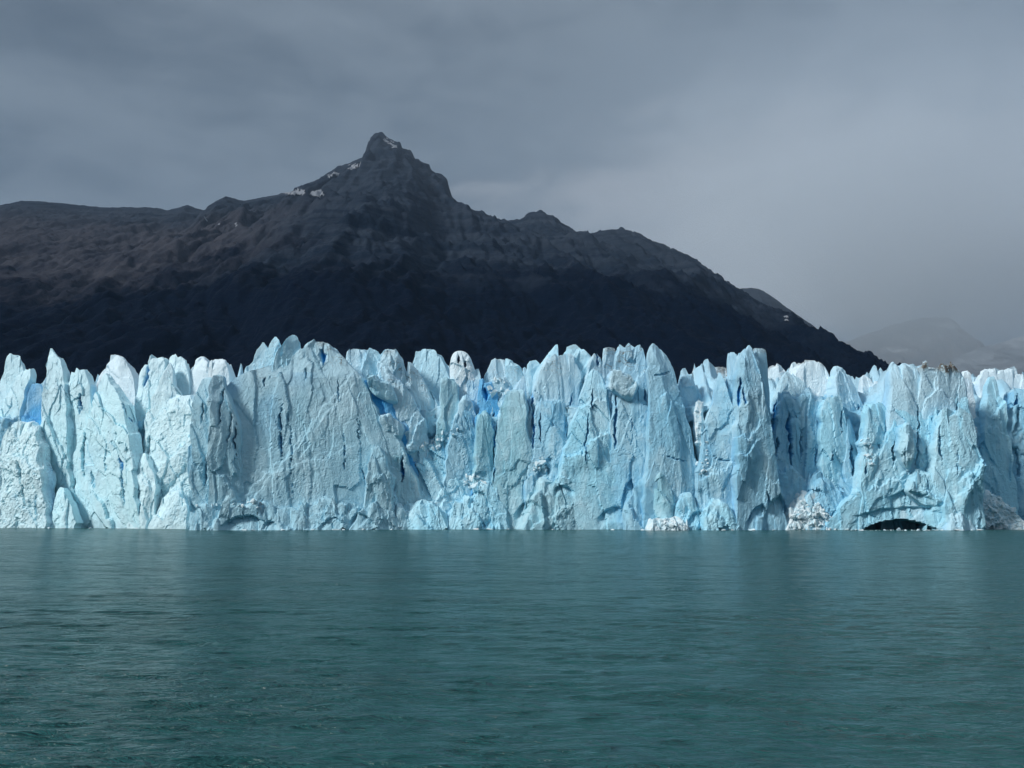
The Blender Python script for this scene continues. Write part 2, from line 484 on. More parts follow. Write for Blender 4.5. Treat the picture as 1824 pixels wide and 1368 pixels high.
def snow_patches():
    ppx, ppy = world_to_px(MV[..., 0], MV[..., 1], MV[..., 2])
    jx = ppx + 7 * fbm(MV[..., 0] * 0.045, MV[..., 1] * 0.03, MV[..., 2] * 0.045, 3, 5)
    jy = ppy + 6 * fbm(MV[..., 0] * 0.045, MV[..., 1] * 0.03, MV[..., 2] * 0.045 + 9, 3, 6)
    polys = [
        ([(500, 345), (538, 339), (548, 343), (540, 348), (510, 349)], 'flat snow patch on the ledge left of the summit'),
        ([(549, 347), (568, 338), (578, 344), (574, 352), (560, 350)], 'bright wedge of snow at the foot of the left summit ridge'),
        ([(618, 300), (640, 291), (645, 294), (625, 304)], 'thin snow streak on the left summit ridge'),
        ([(582, 313), (608, 308), (606, 312), (585, 317)], 'thin snow streak low on the left summit ridge'),
        ([(680, 246), (690, 250), (708, 262), (704, 267), (692, 258)], 'powdery snow below the very summit'),
        ([(361, 388), (380, 397), (378, 400), (362, 392)], 'small slanting snow strip on the left saddle'),
        ([(384, 400), (396, 401), (395, 404), (385, 403)], 'tiny snow strip beside the slanting one on the saddle'),
        ([(418, 398), (430, 401), (428, 404), (418, 401)], 'tiny snow strip under the small knoll of the saddle'),
        ([(1390, 563), (1407, 566), (1405, 571), (1394, 569)], 'small snow patch on the lower right slope'),
    ]
    q = grid_quads(*MV.shape[:2])[:, ::-1]
    lift = MV.copy(); lift[..., 2] += 2.0; lift[..., 1] -= 2.5
    L = lift.reshape(-1, 3)
    frontmost = (np.arange(MV.shape[0]) >= 24)[:, None] & np.ones(MV.shape[:2], bool)
    for poly, lab in polys:
        ins = (in_poly(jx, jy, poly) & frontmost).ravel()
        f = q[ins[q].sum(1) >= 3]
        if len(f) < 2:
            continue
        ids, inv = np.unique(f, return_inverse=True)
        me = mesh_np('snow_patch', L[ids], inv.reshape(-1, 4), SNOW)
        o = link('snow_patch', me, MOUNTAIN); o['label'] = lab


snow_patches()


def build_ridge(name, label, sky_pts, YR, YF, x0, x1, mat, nx, ny, amp, seed, kind='structure', floor=0.0):
    px = np.linspace(x0, x1, nx); py = interp(sky_pts, px)
    x, hz = px_to_world(px, py, YR)
    sf = np.concatenate([[-0.25, -0.1], np.linspace(0, 1, ny)])
    S = np.repeat(sf[:, None], nx, 1); X = np.repeat(x[None, :], len(sf), 0); H = np.repeat(hz[None, :], len(sf), 0)
    Y = YR - S * (YR - YF)
    Z = H * np.where(S >= 0, (1 - np.clip(S, 0, 1)) ** 1.1, 1 + S * 1.5)
    k = 1.0 / amp
    Z = Z + smooth(S, 0, 0.25) * amp * (ridged(X * k * 0.22, Y * k * 0.1, X * 0, 5, seed) - 1.15)
    Z = Z + amp * 0.08 * fbm(X * k * 2, Y * k * 2, X * 0, 3, seed + 3)
    Z = np.maximum(Z, floor - 40)
    me = mesh_np(name, np.stack([X, Y, Z], -1).reshape(-1, 3), grid_quads(*X.shape)[:, ::-1], mat)
    return tag(link(name, me), label, None, None, kind)


build_ridge('mountain_shoulder', 'rocky shoulder with a small rounded top behind the right slope',
            [(1180, 470), (1250, 505), (1300, 521), (1322, 514), (1346, 513), (1362, 520), (1380, 531), (1410, 554), (1437, 572), (1470, 595), (1500, 614), (1540, 640), (1584, 667), (1660, 705)],
            4300, 2900, 1180, 1660, ROCK, 260, 90, 60, 3)
build_ridge('far_mountain', 'grey mountain half lost in the mist behind the glacier',
            [(1380, 640), (1450, 628), (1500, 612), (1540, 596), (1565, 588), (1585, 580), (1615, 572), (1650, 566), (1690, 566), (1706, 576), (1716, 596), (1740, 615), (1800, 640), (1900, 660), (2300, 700)],
            11500, 8200, 1380, 2300, FAR, 420, 120, 160, 21)
build_ridge('distant_icefield', 'pale icefield sloping up into the mist at the far right',
            [(1600, 700), (1660, 655), (1690, 640), (1715, 632), (1740, 622), (1790, 608), (1824, 598), (1950, 580), (2300, 540)],
            9300, 5200, 1600, 2300, FARICE, 340, 120, 90, 8)

# ------------------------------------------------------------------ glacier: plan line of the ice front (px of the photograph -> metres from the boat)
FRONT = [(-700, 400), (0, 380), (332, 358), (333.5, 331), (720, 347), (800, 353), (880, 350), (1000, 345), (1100, 342), (1160, 338), (1250, 336),
         (1390, 334), (1400, 346), (1540, 343), (1600, 335), (1752, 338), (1754, 352), (1830, 354), (2500, 350)]
# fresh cracks: polyline in px, half width in m, depth in m, how clear and blue the ice is inside
CRACKS = [
    ([(501, 718), (499, 740), (500, 780), (502, 820)], 0.55, 2.6, 0.55), ([(509, 728), (516, 752)], 0.35, 1.2, 0.2), ([(518, 760), (519, 800), (516, 850)], 0.4, 1.3, 0.25),
    ([(420, 752), (416, 785), (420, 815)], 0.5, 2.4, 0.5), ([(612, 768), (613, 850)], 0.4, 1.2, 0.25), ([(601, 676), (603, 720)], 0.3, 1.2, 0.3),
    ([(545, 655), (544, 676)], 0.4, 1.5, 0.0), ([(645, 830), (654, 868)], 0.3, 1.0, 0.2), ([(637, 740), (640, 790)], 0.3, 0.9, 0.15), ([(366, 815), (364, 865)], 0.7, 1.6, 0.15),
    ([(362, 715), (358, 755)], 0.4, 1.4, 0.2), ([(472, 672), (469, 690)], 0.5, 1.8, 0.8), ([(398, 690), (392, 720), (388, 760)], 0.8, 2.0, 0.1), ([(412, 735), (405, 790)], 0.7, 1.8, 0.15),
    ([(520, 850), (524, 900)], 0.3, 0.9, 0.15), ([(1056, 692), (1055, 730)], 0.45, 2.0, 0.5), ([(1048, 735), (1044, 790), (1043, 825)], 0.4, 2.0, 0.45),
    ([(1149, 692), (1150, 715)], 0.5, 1.6, 0.6), ([(1180, 812), (1225, 822)], 0.3, 0.9, 0.1), ([(1205, 850), (1214, 840)], 0.3, 0.8, 0.1),
    ([(1265, 810), (1282, 818), (1318, 824)], 0.3, 1.0, 0.15), ([(1165, 668), (1195, 662)], 0.3, 0.9, 0.1), ([(1404, 745), (1408, 790), (1409, 825)], 0.7, 3.0, 0.55),
    ([(1384, 780), (1384, 815)], 0.6, 3.0, 0.3), ([(1500, 720), (1499, 775)], 0.4, 1.8, 0.2), ([(1484, 797), (1481, 825)], 0.35, 1.4, 0.2), ([(1516, 790), (1521, 850)], 0.7, 2.6, 0.35),
    ([(1531, 735), (1534, 778)], 0.7, 3.0, 0.3), ([(1541, 830), (1543, 845)], 0.6, 2.6, 0.4), ([(1634, 720), (1637, 750), (1636, 780), (1633, 830)], 0.55, 2.6, 0.3),
    ([(1661, 742), (1662, 760)], 0.35, 1.2, 0.1), ([(1674, 757), (1675, 800), (1680, 830)], 0.5, 2.0, 0.2), ([(1706, 700), (1704, 735), (1716, 745)], 0.4, 1.8, 0.0),
    ([(1592, 785), (1593, 830)], 0.8, 3.0, 0.25), ([(1612, 795), (1613, 830)], 0.35, 1.2, 0.2), ([(1811, 722), (1812, 780), (1815, 845)], 0.9, 4.0, 0.95),
    ([(880, 765), (881, 800), (879, 860)], 0.5, 2.0, 0.4), ([(150, 770), (148, 820), (150, 850)], 0.8, 1.9, 0.1), ([(163, 838), (168, 870)], 0.6, 1.5, 0.1), ([(97, 850), (92, 910)], 0.7, 1.8, 0.1),
    ([(211, 818), (218, 850), (222, 900)], 0.5, 1.4, 0.3), ([(246, 862), (249, 920)], 0.4, 1.0, 0.2), ([(30, 820), (38, 862), (45, 905)], 0.7, 2.0, 0.05), ([(217, 715), (224, 740)], 0.6, 1.4, 0.25),
    ([(265, 775), (263, 820)], 0.6, 2.4, 0.1), ([(143, 705), (141, 735)], 0.5, 2.0, 0.85), ([(1368, 870), (1372, 935)], 0.5, 1.6, 0.1), ([(952, 740), (950, 800)], 0.6, 2.4, 0.5),
    ([(962, 735), (963, 790)], 0.4, 1.8, 0.5), ([(1012, 720), (1008, 760)], 0.5, 1.8, 0.3), ([(945, 700), (941, 745)], 0.45, 1.4, 0.3), ([(1125, 740), (1124, 800)], 0.3, 0.7, 0.15),
    ([(1425, 760), (1428, 830)], 0.4, 1.2, 0.2), ([(1455, 790), (1452, 850)], 0.35, 1.0, 0.2), ([(1655, 850), (1650, 905)], 0.3, 0.8, 0.15), ([(1708, 800), (1706, 850)], 0.35, 0.8, 0.2),
    ([(287, 850), (290, 900)], 0.4, 0.9, 0.15), ([(190, 790), (186, 850)], 0.4, 0.9, 0.1), ([(62, 880), (66, 930)], 0.5, 1.2, 0.1), ([(700, 870), (704, 925)], 0.5, 1.6, 0.1),
]
# overhangs and grottoes: (px, py of upper rim centre, half width px, height px, depth m, clear)
BITES = [
    (1092, 905, 30, 26, 1.6, 0.0), (1382, 890, 26, 60, 2.2, 0.0),
    (1352, 905, 26, 40, 1.6, 0.0), (432, 920, 44, 24, 2.2, 0.0), (478, 931, 16, 14, 1.8, 0.0), (1005, 866, 20, 14, 1.6, 0.0), (968, 832, 14, 22, 2.4, 0.0),
    (1625, 876, 46, 26, 1.6, 0.0), (940, 895, 26, 30, 2.2, 0.0), (645, 918, 26, 28, 1.8, 0.0), (1604, 925.5, 66, 22, 26.0, 0.0), (1602, 905, 92, 22, 1.0, 0.0),
    (590, 925, 24, 20, 1.4, 0.0), (345, 905, 14, 40, 1.2, 0.0), (1240, 915, 20, 26, 1.6, 0.0), (855, 880, 24, 30, 1.2, 0.0), (1120, 860, 14, 50, 1.8, 0.0),
]
CRACKS += [
    ([(141, 700), (142, 738)], 0.9, 2.5, 1.0), ([(263, 652), (258, 690)], 0.9, 1.6, 0.7), ([(572, 622), (576, 652)], 1.3, 2.2, 1.0), ([(862, 690), (868, 715)], 1.2, 2.2, 1.0),
    ([(879, 735), (882, 800)], 1.0, 2.6, 1.0), ([(949, 695), (951, 800)], 0.9, 2.4, 0.9), ([(1064, 622), (1065, 652)], 1.1, 2.2, 0.9), ([(1319, 672), (1318, 725)], 1.1, 2.2, 0.9),
    ([(1325, 690), (1330, 720)], 0.7, 1.6, 0.7), ([(1383, 712), (1380, 745), (1378, 770)], 1.2, 3.0, 1.0), ([(1406, 735), (1409, 830)], 0.9, 2.6, 0.9), ([(1812, 700), (1816, 850)], 1.3, 3.5, 1.0),
    ([(1531, 720), (1534, 770)], 0.7, 2.2, 0.6), ([(1021, 700), (1012, 740), (1009, 780)], 0.6, 1.8, 0.7), ([(1098, 700), (1096, 800)], 0.7, 2.0, 0.6), ([(716, 812), (717, 860)], 1.0, 3.0, 1.0),
    ([(226, 742), (236, 752)], 0.5, 1.4, 0.9), ([(211, 812), (219, 842)], 0.7, 1.8, 0.9),
]
CRX = []
for pts, hw, dep, clr in CRACKS:
    p = np.array(pts, float); CRX.append((p, hw, dep, clr))


def carve(x, y, z, front, jitter=True):
    """push front-facing ice back along the cracks and under the overhangs; returns new y and clearness"""
    px, py = world_to_px(x, y, z)
    clear = np.zeros_like(x); add = np.zeros_like(x)
    m_per_px = 0.178
    jx = px + 4.5 * fbm(x * 0.12, z * 0.28, x * 0, 4, 61, 0.62); wv = np.clip(0.75 + 1.1 * fbm(x * 0.1, z * 0.35, x * 0, 3, 63), 0.15, 1.5)
    for p, hw, dep, clr in CRX:
        y0, y1 = p[0, 1], p[-1, 1]
        horiz = abs(p[-1, 0] - p[0, 0]) > abs(y1 - y0)
        if horiz:
            x0, x1 = sorted((p[0, 0], p[-1, 0]))
            if px.max() < x0 or px.min() > x1:
                continue
            o = np.argsort(p[:, 0])
            c = np.interp(px, p[o, 0], p[o, 1])
            d = np.abs(py + (jx - px) - c) * m_per_px
            t = np.clip((px - x0) / (x1 - x0), 0, 1); end = np.where((px > x0) & (px < x1), 1.0, 0.0)
        else:
            if px.max() < p[:, 0].min() - 12 or px.min() > p[:, 0].max() + 12:
                continue
            c = np.interp(py, p[:, 1], p[:, 0])
            d = np.abs(jx - c) * m_per_px
            t = np.clip((py - y0) / (y1 - y0), 0, 1); end = np.where((py > y0) & (py < y1), 1.0, 0.0)
        prof = end * np.clip(4 * t * (1 - t) * 1.6, 0, 1) ** 0.5 * np.clip(1.2 - d / (0.85 * hw * wv * np.clip(0.35 + 2.6 * t * (1 - t), 0.2, 1)), 0, 1)
        add = np.maximum(add, prof * dep); clear = np.maximum(clear, smooth(prof, 0.2, 0.9) * clr)
    for bx, by, hw, hh, dep, clr in BITES:
        if px.max() < bx - hw or px.min() > bx + hw:
            continue
        wob = 4.0 * fbm(x * 0.22, z * 0.22, x * 0 + bx, 3, 62) if dep < 20 else 1.5 * fbm(x * 0.22, z * 0.22, x * 0, 3, 62)
        u = (px - bx) / hw
        sg = 1.0 if int(bx * 7) % 2 else -1.0; ap = 0.35 * sg
        rim = by + hh * 0.75 * u * u + wob if dep > 20 else by + hh * np.maximum(0.30 * sg * (ap - u) * -1, np.maximum(1.1 * (u - ap) * sg, 0.9 * (-u * sg - 0.55))) + wob
        inside = np.clip(1 - u * u, 0, 1)
        v = (py - rim) / hh
        if dep > 20:
            prof = smooth(v, 0.0, 0.10) * smooth(inside, 0.0, 0.15)
        else:
            prof = smooth(v, 0.0, 0.12) * np.clip(1.15 - v, 0, 1) * smooth(inside, 0.0, 0.7)
        add = np.maximum(add, prof * dep)
    return y + add * front, clear * front


N_SER = [0]
ROCKS_DEFAULT = (0.56, 0.78, 0.86)


def serac(name, label, rows, dy=0.0, p=3.2, yaw=0.0, tint=ROCKS_DEFAULT, dirt=0.4, T=9.0, rough=1.0, lean=0.10, cat='ice tower', group='ice towers of the glacier front',
          res=0.42, dust=0.0, lump=0.0, clear=0.0, sharp=1.0, bottom=None, cracks=True, profile=None):
    """one tower, slab or wall of ice: rows of (py, left px, right px) from the top down, at its own distance and with its own thickness"""
    N_SER[0] += 1; seed = N_SER[0] * 13
    if group == BACK: res = 0.5
    r = np.array(rows, float)
    pc = 0.5 * (r[-1, 1] + r[-1, 2]) if profile is None else profile
    Y = interp(FRONT, np.clip(pc, r[:, 1].min(), r[:, 2].max())) + dy
    Y = float(Y)
    yaw = yaw + (-18 if pc < 333 else 14 if pc < 730 else 7)
    if bottom is None and cat == 'ice tower':
        grow = 0.13 * smooth(r[:, 0], 700, 830); wd = (r[:, 2] - r[:, 1]) * grow
        r[:, 1] -= wd; r[:, 2] += wd
        if 333 < pc < 730:
            r[:, 1] = np.maximum(r[:, 1], 333)
    xl, zz = px_to_world(r[:, 1], r[:, 0], Y); xr, _ = px_to_world(r[:, 2], r[:, 0], Y)
    zb = -2.0 if bottom is None else bottom
    if zz[-1] > zb:
        zz = np.append(zz, zb); xl = np.append(xl, xl[-1]); xr = np.append(xr, xr[-1])
    ztop = zz[0]
    zs = np.arange(zb, ztop - 0.05, res)
    # finer rows near the tip, where the outline closes
    zs = np.concatenate([zs[zs < ztop - 2.5], ztop - 2.5 * (np.linspace(1, 0, 14)[:-1]) ** 1.5, [ztop - 0.02]])
    o = np.argsort(zz)
    L = np.interp(zs, zz[o], xl[o]); Rr = np.interp(zs, zz[o], xr[o])
    # round the polyline a little
    k = 5
    if len(zs) > 30:
        ker = np.ones(k) / k
        mid = slice(0, len(zs) - 12)
        for A in (L, Rr):
            A[mid] = np.convolve(np.pad(A, k // 2, mode='edge'), ker, mode='valid')[mid]
    if bottom is not None and bottom > 1:
        c_ = (L + Rr) / 2; f_ = np.clip((zs - zb) / (0.45 * (ztop - zb)), 0.05, 1) ** 0.7
        c_ = c_ + 0.25 * (1 - f_) * (Rr - L); L, Rr = c_ - (Rr - L) / 2 * f_, c_ + (Rr - L) / 2 * f_
    # broken, angular edges
    rs = np.random.RandomState(seed)
    kz = np.arange(zb - 6, ztop + 8, 2.6) + rs.uniform(-0.9, 0.9, len(np.arange(zb - 6, ztop + 8, 2.6)))
    edge = smooth(ztop - zs, 0.2, 3.0) * np.clip((Rr - L) / 9.0, 0.05, 1.0) * rough
    L = L + np.interp(zs, kz, rs.uniform(-1, 1, len(kz))) * 0.75 * edge; Rr = Rr + np.interp(zs, kz, rs.uniform(-1, 1, len(kz))) * 0.75 * edge
    hw = np.maximum((Rr - L) / 2, 0.03); cx = (L + Rr) / 2
    wmax = hw.max()
    hd = np.minimum(T * 0.5 * np.clip(hw / wmax * 1.9, 0, 1) ** 0.6, T * 0.5) + 0.03
    hd = np.minimum(hd, np.maximum(hw * 2.0, 0.05))
    nf = int(max(14, min(220, (2 * wmax + T * 0.55) / res))); nb = max(5, nf // 6)
    tt = np.linspace(-1, 1, nf)
    uf = np.sign(tt) * (1 - (1 - np.abs(tt)) ** 1.45)
    # front: the solid left by a handful of clean breaks (planes), so panels are flat and arrises crisp
    U = np.repeat(uf[None, :], len(zs), 0); Zn = np.repeat(((zs - zb) / (ztop - zb))[:, None], nf, 1)
    zm = (zs - zs.mean())[:, None]
    warp = 0.10 * fbm(U * 1.3, Zn * 3.0, U * 0 + seed * 0.11, 3, seed + 20)
    kl, kr = rs.uniform(2.6, 6.5) * p / 2.6, rs.uniform(2.6, 6.5) * p / 2.6
    F = np.minimum(kl * (1 + U) * (1 + 0.5 * warp), kr * (1 - U) * (1 + 0.5 * warp))
    tall = (ztop - zb) / 50.0
    for i in range(4 + int(tall * 3)):
        bb = rs.uniform(-0.36, 0.36); cc = rs.uniform(-0.7, 0.7) * tall; u0 = rs.uniform(-0.6, 0.6); z0 = rs.uniform(0.1, 0.9)
        F = np.minimum(F, rs.uniform(0.86, 1.06) - bb * (U - u0 + warp) - cc * (Zn - z0))
    F = np.clip(np.minimum(F, 1.02), 0.02, None)
    F[:, 0] = 0; F[:, -1] = 0
    tb = np.linspace(0, math.pi, nb + 2)[1:-1]
    ub = np.cos(tb)
    X = np.concatenate([cx[:, None] + hw[:, None] * U, cx[:, None] + hw[:, None] * ub[None, :]], 1)
    ty = math.tan(R(yaw))
    yc = Y + T * 0.5 + lean * (zs - 0.0)
    Yv = np.concatenate([yc[:, None] - hd[:, None] * F, yc[:, None] + hd[:, None] * np.sin(tb)[None, :]], 1) + ty * (X - cx.mean())
    Zv = np.repeat(zs[:, None], X.shape[1], 1)
    front = np.concatenate([smooth(F, 0.0, 0.3), np.zeros((len(zs), nb))], 1)
    sx = np.concatenate([np.sign(uf) * np.abs(uf) ** 6, ub])[None, :]
    tip = smooth(ztop - zs, 0.2, 6.0)[:, None]
    small = np.clip(hw / 5.0, 0.10, 1.0)[:, None]
    u = X + 0.6 * Yv; s3 = seed % 97
    wu = u + 1.2 * fbm(X * 0.16, Zv * 0.10, Yv * 0.16, 2, seed); wv = Zv + 1.5 * fbm(X * 0.12 + 9, Zv * 0.09, Yv * 0.12, 2, seed + 1)
    calm = np.clip(0.55 + 1.3 * perlin(X * 0.09, Zv * 0.06, Yv * 0.0 + seed * 0.3, seed + 21), 0.12, 1.1)
    # slanting fracture pattern: cells stretched along a dip direction of their own
    dip = rs.uniform(-0.35, 0.35)
    fu = wu + dip * wv
    disp = (1.25 * facets(fu / 6.5 + s3, wv / 20.0, seed + 2, 0.04, 1.4) + 0.62 * calm * facets(fu / 2.6 + s3, wv / 8.0, seed + 3, 0.04, 1.4)) * sharp \
        + 0.26 * calm * facets(fu / 1.1 + s3, wv / 2.4, seed + 4, 0.10, 1.3)
    disp = disp + 0.10 * fbm(X * 0.6, Yv * 0.6, Zv * 0.4, 4, seed + 5, 0.6)
    flute = ridged(fu * 0.22, Yv * 0.1, Zv * 0.018, 2, seed + 6) - 1.0
    disp = disp - 0.30 * flute * rough
    # slanting ledges where slices have broken away
    for i in range(2 + int(wmax > 8) + int(wmax > 20) * 2):
        z0 = zb + rs.uniform(0.12, 0.8) * (ztop - zb); m = rs.choice([-1, 1]) * rs.uniform(0.35, 1.7); am = rs.uniform(-1.0, 1.5)
        zl = z0 + m * (X - cx.mean() - rs.uniform(-0.5, 0.5) * wmax) + 3.4 * fbm(X * 0.2, Zv * 0.1, Yv * 0, 4, seed + 40 + i, 0.6)
        reach = smooth(np.abs(X - cx.mean() - rs.uniform(-0.6, 0.6) * wmax), max(3.0, wmax * 0.8), max(1.5, wmax * 0.4))
        disp = disp + am * smooth(zl - Zv, -0.1, 0.7) * smooth(zl - Zv, rs.uniform(8, 22), 1.5) * reach
    if lump > 0:
        w1, w2 = 1.6 * fbm(X * 0.4, Yv * 0.3, Zv * 0.4, 3, seed + 8), 1.6 * fbm(X * 0.4 + 5, Yv * 0.3, Zv * 0.4, 3, seed + 9)
        sz = 0.35 + 0.9 * smooth(perlin(X * 0.2, Zv * 0.2, Yv * 0, seed + 11), -0.3, 0.4)
        disp = disp + lump * (1.3 * facets((X + w1) / 3.6 + s3, (Zv + w2) / 2.9 + 0.4 * X / 3, seed + 8, 0.06, 1.7) * sz + 0.55 * facets((X + w2) / 1.3, (Zv - w1) / 1.05 + 0.3 * X, seed + 9, 0.08, 1.7) * sz
                              + 0.5 * fbm(X * 0.9, Yv * 0.9, Zv * 0.9, 4, seed + 10, 0.6))
    disp = disp * rough * (0.15 + 0.85 * tip) * small
    Yv = Yv - disp * np.concatenate([np.ones((len(zs), nf)), -np.ones((len(zs), nb)) * 0.6], 1) * 1.1
    X = X + sx * disp * 0.45
    # slow wander of the whole column, jagged tops
    wander = 0.7 * fbm(Zv * 0.07, X * 0.03, Zv * 0 + seed * 0.37, 2, seed + 12) * tip
    X = X + wander
    tip2 = smooth(ztop - zs, 0.0, 9.0)[:, None]
    Zv = Zv + (1 - tip2) * small * (0.8 * fbm(X * 0.6, Yv * 0.5, Zv * 0, 3, seed + 14) + 3.0 * facets(X / 2.6 + s3, Yv / 4.0, seed + 18, 0.06, 2.0)) * min(1.0, rough + 0.3)
    clr = np.zeros_like(X)
    if cracks:
        Yv, clr = carve(X, Yv, Zv, front)
    flank = np.concatenate([1 - smooth(F, 0.1, 0.75), np.zeros((len(zs), nb))], 1)
    clr = np.maximum(clr, 0.30 * flank * smooth(perlin(X * 0.1, Zv * 0.08, Yv * 0.1, seed + 30), -0.1, 0.35) * (Zv < 50))
    clr = np.maximum(clr, clear * smooth(fbm(X * 0.07, Zv * 0.05, Yv * 0.05, 3, seed + 15), -0.45, 0.15))
    dus = np.zeros_like(X)
    if dust > 0:
        rim = ztop - Zv
        dus = dust * smooth(rim + 2.2 * fbm(X * 0.3, Zv * 0.3, Yv * 0.3, 3, seed + 16), 2.6, 0.0) * smooth(fbm(X * 0.16, Yv * 0.2, Zv * 0, 2, seed + 17), -0.28, 0.12)
    V = np.stack([X, Yv, Zv], -1).reshape(-1, 3)
    nr, nc = X.shape
    q = grid_quads(nr, nc, True)
    # caps
    base_c = len(V)
    V = np.vstack([V, [X[-1].mean(), Yv[-1].mean(), Zv[-1].mean() + 0.02]])
    i = np.arange(nc); j = (i + 1) % nc; top = (nr - 1) * nc
    capq = np.stack([top + j, top + i, np.full(nc, base_c), np.full(nc, base_c)], -1)
    at = {'clear': np.append(clr.ravel(), 0), 'dust': np.append(dus.ravel(), dust * 0.7)}
    me = mesh_np(name, V, q, ICE, False, at)
    bm = bmesh.new(); bm.from_mesh(me); bm.verts.ensure_lookup_table()
    for a in range(nc):
        try:
            f = bm.faces.new((bm.verts[top + a], bm.verts[top + (a + 1) % nc], bm.verts[base_c]))
        except ValueError:
            pass
    bm.to_mesh(me); bm.free()
    ob = link(name, me)
    ob.color = (*tint, dirt)
    tag(ob, label, cat, group, 'thing')
    return ob


# ice tints: own colour, with sun painted into WHITE, shade into GREY
PALE = (0.46, 0.72, 0.85); CYAN = (0.35, 0.70, 0.86); BLUE = (0.26, 0.56, 0.74); DEEP = (0.20, 0.50, 0.76); GREY = (0.35, 0.61, 0.73); WHITE = (0.74, 0.87, 0.93); TEAL = (0.28, 0.56, 0.67)
BACK = 'ice towers standing behind the front'


BAY = (0.60, 0.90, 0.98); BAYP = (0.68, 0.91, 0.97)  # left bay ice: its sunlit brightness is painted into these paler tints
# ---- left bay (x 0-335)
serac('ice_pinnacle', 'pale ice hump cut off by the left edge of the picture', [(624, -12, 3), (640, -22, 14), (662, -28, 30), (720, -34, 42), (760, -36, 46)], 12, 2.4, 0, BAY, 0.0, 12)
serac('ice_pinnacle', 'sharp lone ice spire, tallest at the far left, with a shaded right flank', [(611, 61, 65), (617, 60, 70), (626, 59, 80), (640, 57, 92), (665, 54, 102), (700, 50, 113), (760, 46, 118), (943, 36, 124)], 3, 1.7, -8, BAY, 0.1, 16, lean=0.05)
serac('ice_wall', 'deep blue crevasse wall left of the sharp lone spire', [(680, 38, 54), (700, 34, 60), (750, 26, 64), (800, 20, 70)], 6, 3.5, 4, DEEP, 0.0, 8, clear=0.8)
serac('ice_wall', 'pale block of ice above the crumbled mound at the left edge', [(655, 28, 44), (672, 8, 52), (700, -12, 40), (745, -30, 30), (800, -40, 40)], 9, 3.0, -14, BAY, 0.0, 10)
serac('crumbled_ice_mound', 'crumbled lumpy white ice mound in the bottom left corner of the ice front', [(746, 8, 28), (752, -4, 44), (768, -22, 58), (800, -32, 70), (850, -38, 84), (900, -42, 92), (943, -46, 98)], -6, 2.6, -4, BAYP, 0.0, 14, rough=0.9, lump=0.55, lean=0.18, cat='ice mound')
serac('ice_wall', 'low jagged ice crest just right of the sharp lone spire', [(652, 126, 131), (657, 103, 136), (668, 100, 146), (690, 96, 152), (760, 92, 160), (943, 86, 168)], 5, 3.0, -6, BAY, 0.0, 10)
serac('ice_wall', 'broad fluted ice buttress with a small tilted peak in the left bay', [(657, 160, 165), (668, 155, 178), (690, 146, 196), (715, 140, 218), (780, 130, 236), (860, 122, 246), (943, 114, 254)], 0, 2.8, -6, BAY, 0.1, 12)
serac('ice_dome', 'smooth rounded ice peak behind the fluted buttress in the left bay', [(623, 179, 187), (630, 170, 200), (642, 160, 214), (664, 145, 234), (700, 138, 244), (760, 136, 246)], 20, 2.4, -4, WHITE, 0.0, 14, group=BACK, rough=0.6)
serac('ice_pinnacle', 'flat-topped ice block with a blue groove in the left bay', [(632, 253, 276), (638, 250, 282), (660, 246, 288), (700, 240, 296), (760, 236, 300)], 15, 3.0, 8, BAYP, 0.0, 11, group=BACK)
serac('ice_pinnacle', 'small stubby ice knob between rounded peak and flat-topped block', [(643, 242, 247), (652, 236, 250), (675, 230, 256), (740, 226, 260)], 13, 2.6, 0, BAYP, 0.0, 8, group=BACK)
serac('ice_pinnacle', 'ragged twin-tipped ice block left of the paired bright humps', [(627, 284, 290), (630, 282, 308), (640, 279, 318), (662, 275, 328), (700, 268, 336), (780, 262, 345)], 14, 2.8, 6, BAYP, 0.0, 11, group=BACK, rough=1.2)
serac('ice_pinnacle', 'narrow leaning ice rib below the flat-topped block', [(640, 284, 288), (655, 278, 296), (680, 262, 302), (715, 250, 310), (760, 244, 316), (820, 240, 320)], 7, 2.6, 4, BAYP, 0.1, 10)
serac('ice_dome', 'left one of two bright humps behind the grey headland edge', [(627, 339, 346), (634, 334, 356), (650, 328, 368), (680, 322, 382), (740, 316, 392)], 14, 2.4, 14, WHITE, 0.0, 13, group=BACK, rough=0.6, profile=310)
serac('ice_dome', 'right one of two bright humps behind the grey headland edge', [(631, 366, 376), (635, 361, 386), (645, 359, 395), (660, 357, 402), (700, 354, 410), (760, 350, 416)], 12, 2.4, 14, WHITE, 0.0, 13, group=BACK, rough=0.5, profile=325)
serac('ice_wall', 'white snow-crusted ice buttress next to the grey headland edge', [(700, 298, 330), (715, 276, 345), (745, 256, 350), (790, 246, 352), (860, 236, 356), (943, 226, 360)], 2, 2.8, -4, BAYP, 0.0, 12, lump=0.25)

# ---- headland (x 335-720)
serac('ice_wall', 'huge pale grey ice headland face streaked with vertical cracks', [(594, 546, 561), (599, 533, 570), (608, 522, 579), (622, 508, 594), (640, 474, 614), (655, 430, 630), (670, 402, 642), (690, 386, 653), (730, 368, 664), (800, 354, 686), (870, 348, 703), (943, 344, 718)], -2, 9, 2, GREY, 0.9, 22, lean=0.10, rough=0.6, sharp=0.8, dust=0.5)
serac('ice_pinnacle', 'rounded grey ice lobe forming the left corner of the headland', [(665, 352, 358), (669, 345, 364), (685, 338, 369), (720, 335, 384), (780, 335, 398), (860, 334, 405), (943, 333, 412)], -2.5, 16, 2, GREY, 0.3, 14, rough=0.8, lean=0.09)
serac('ice_pinnacle', 'second grey lobe beside the headland corner', [(661, 374, 380), (666, 367, 385), (682, 363, 389), (720, 362, 404), (780, 366, 416), (943, 372, 425)], -2.5, 3.6, 4, GREY, 0.4, 14, rough=0.8, lean=0.09)
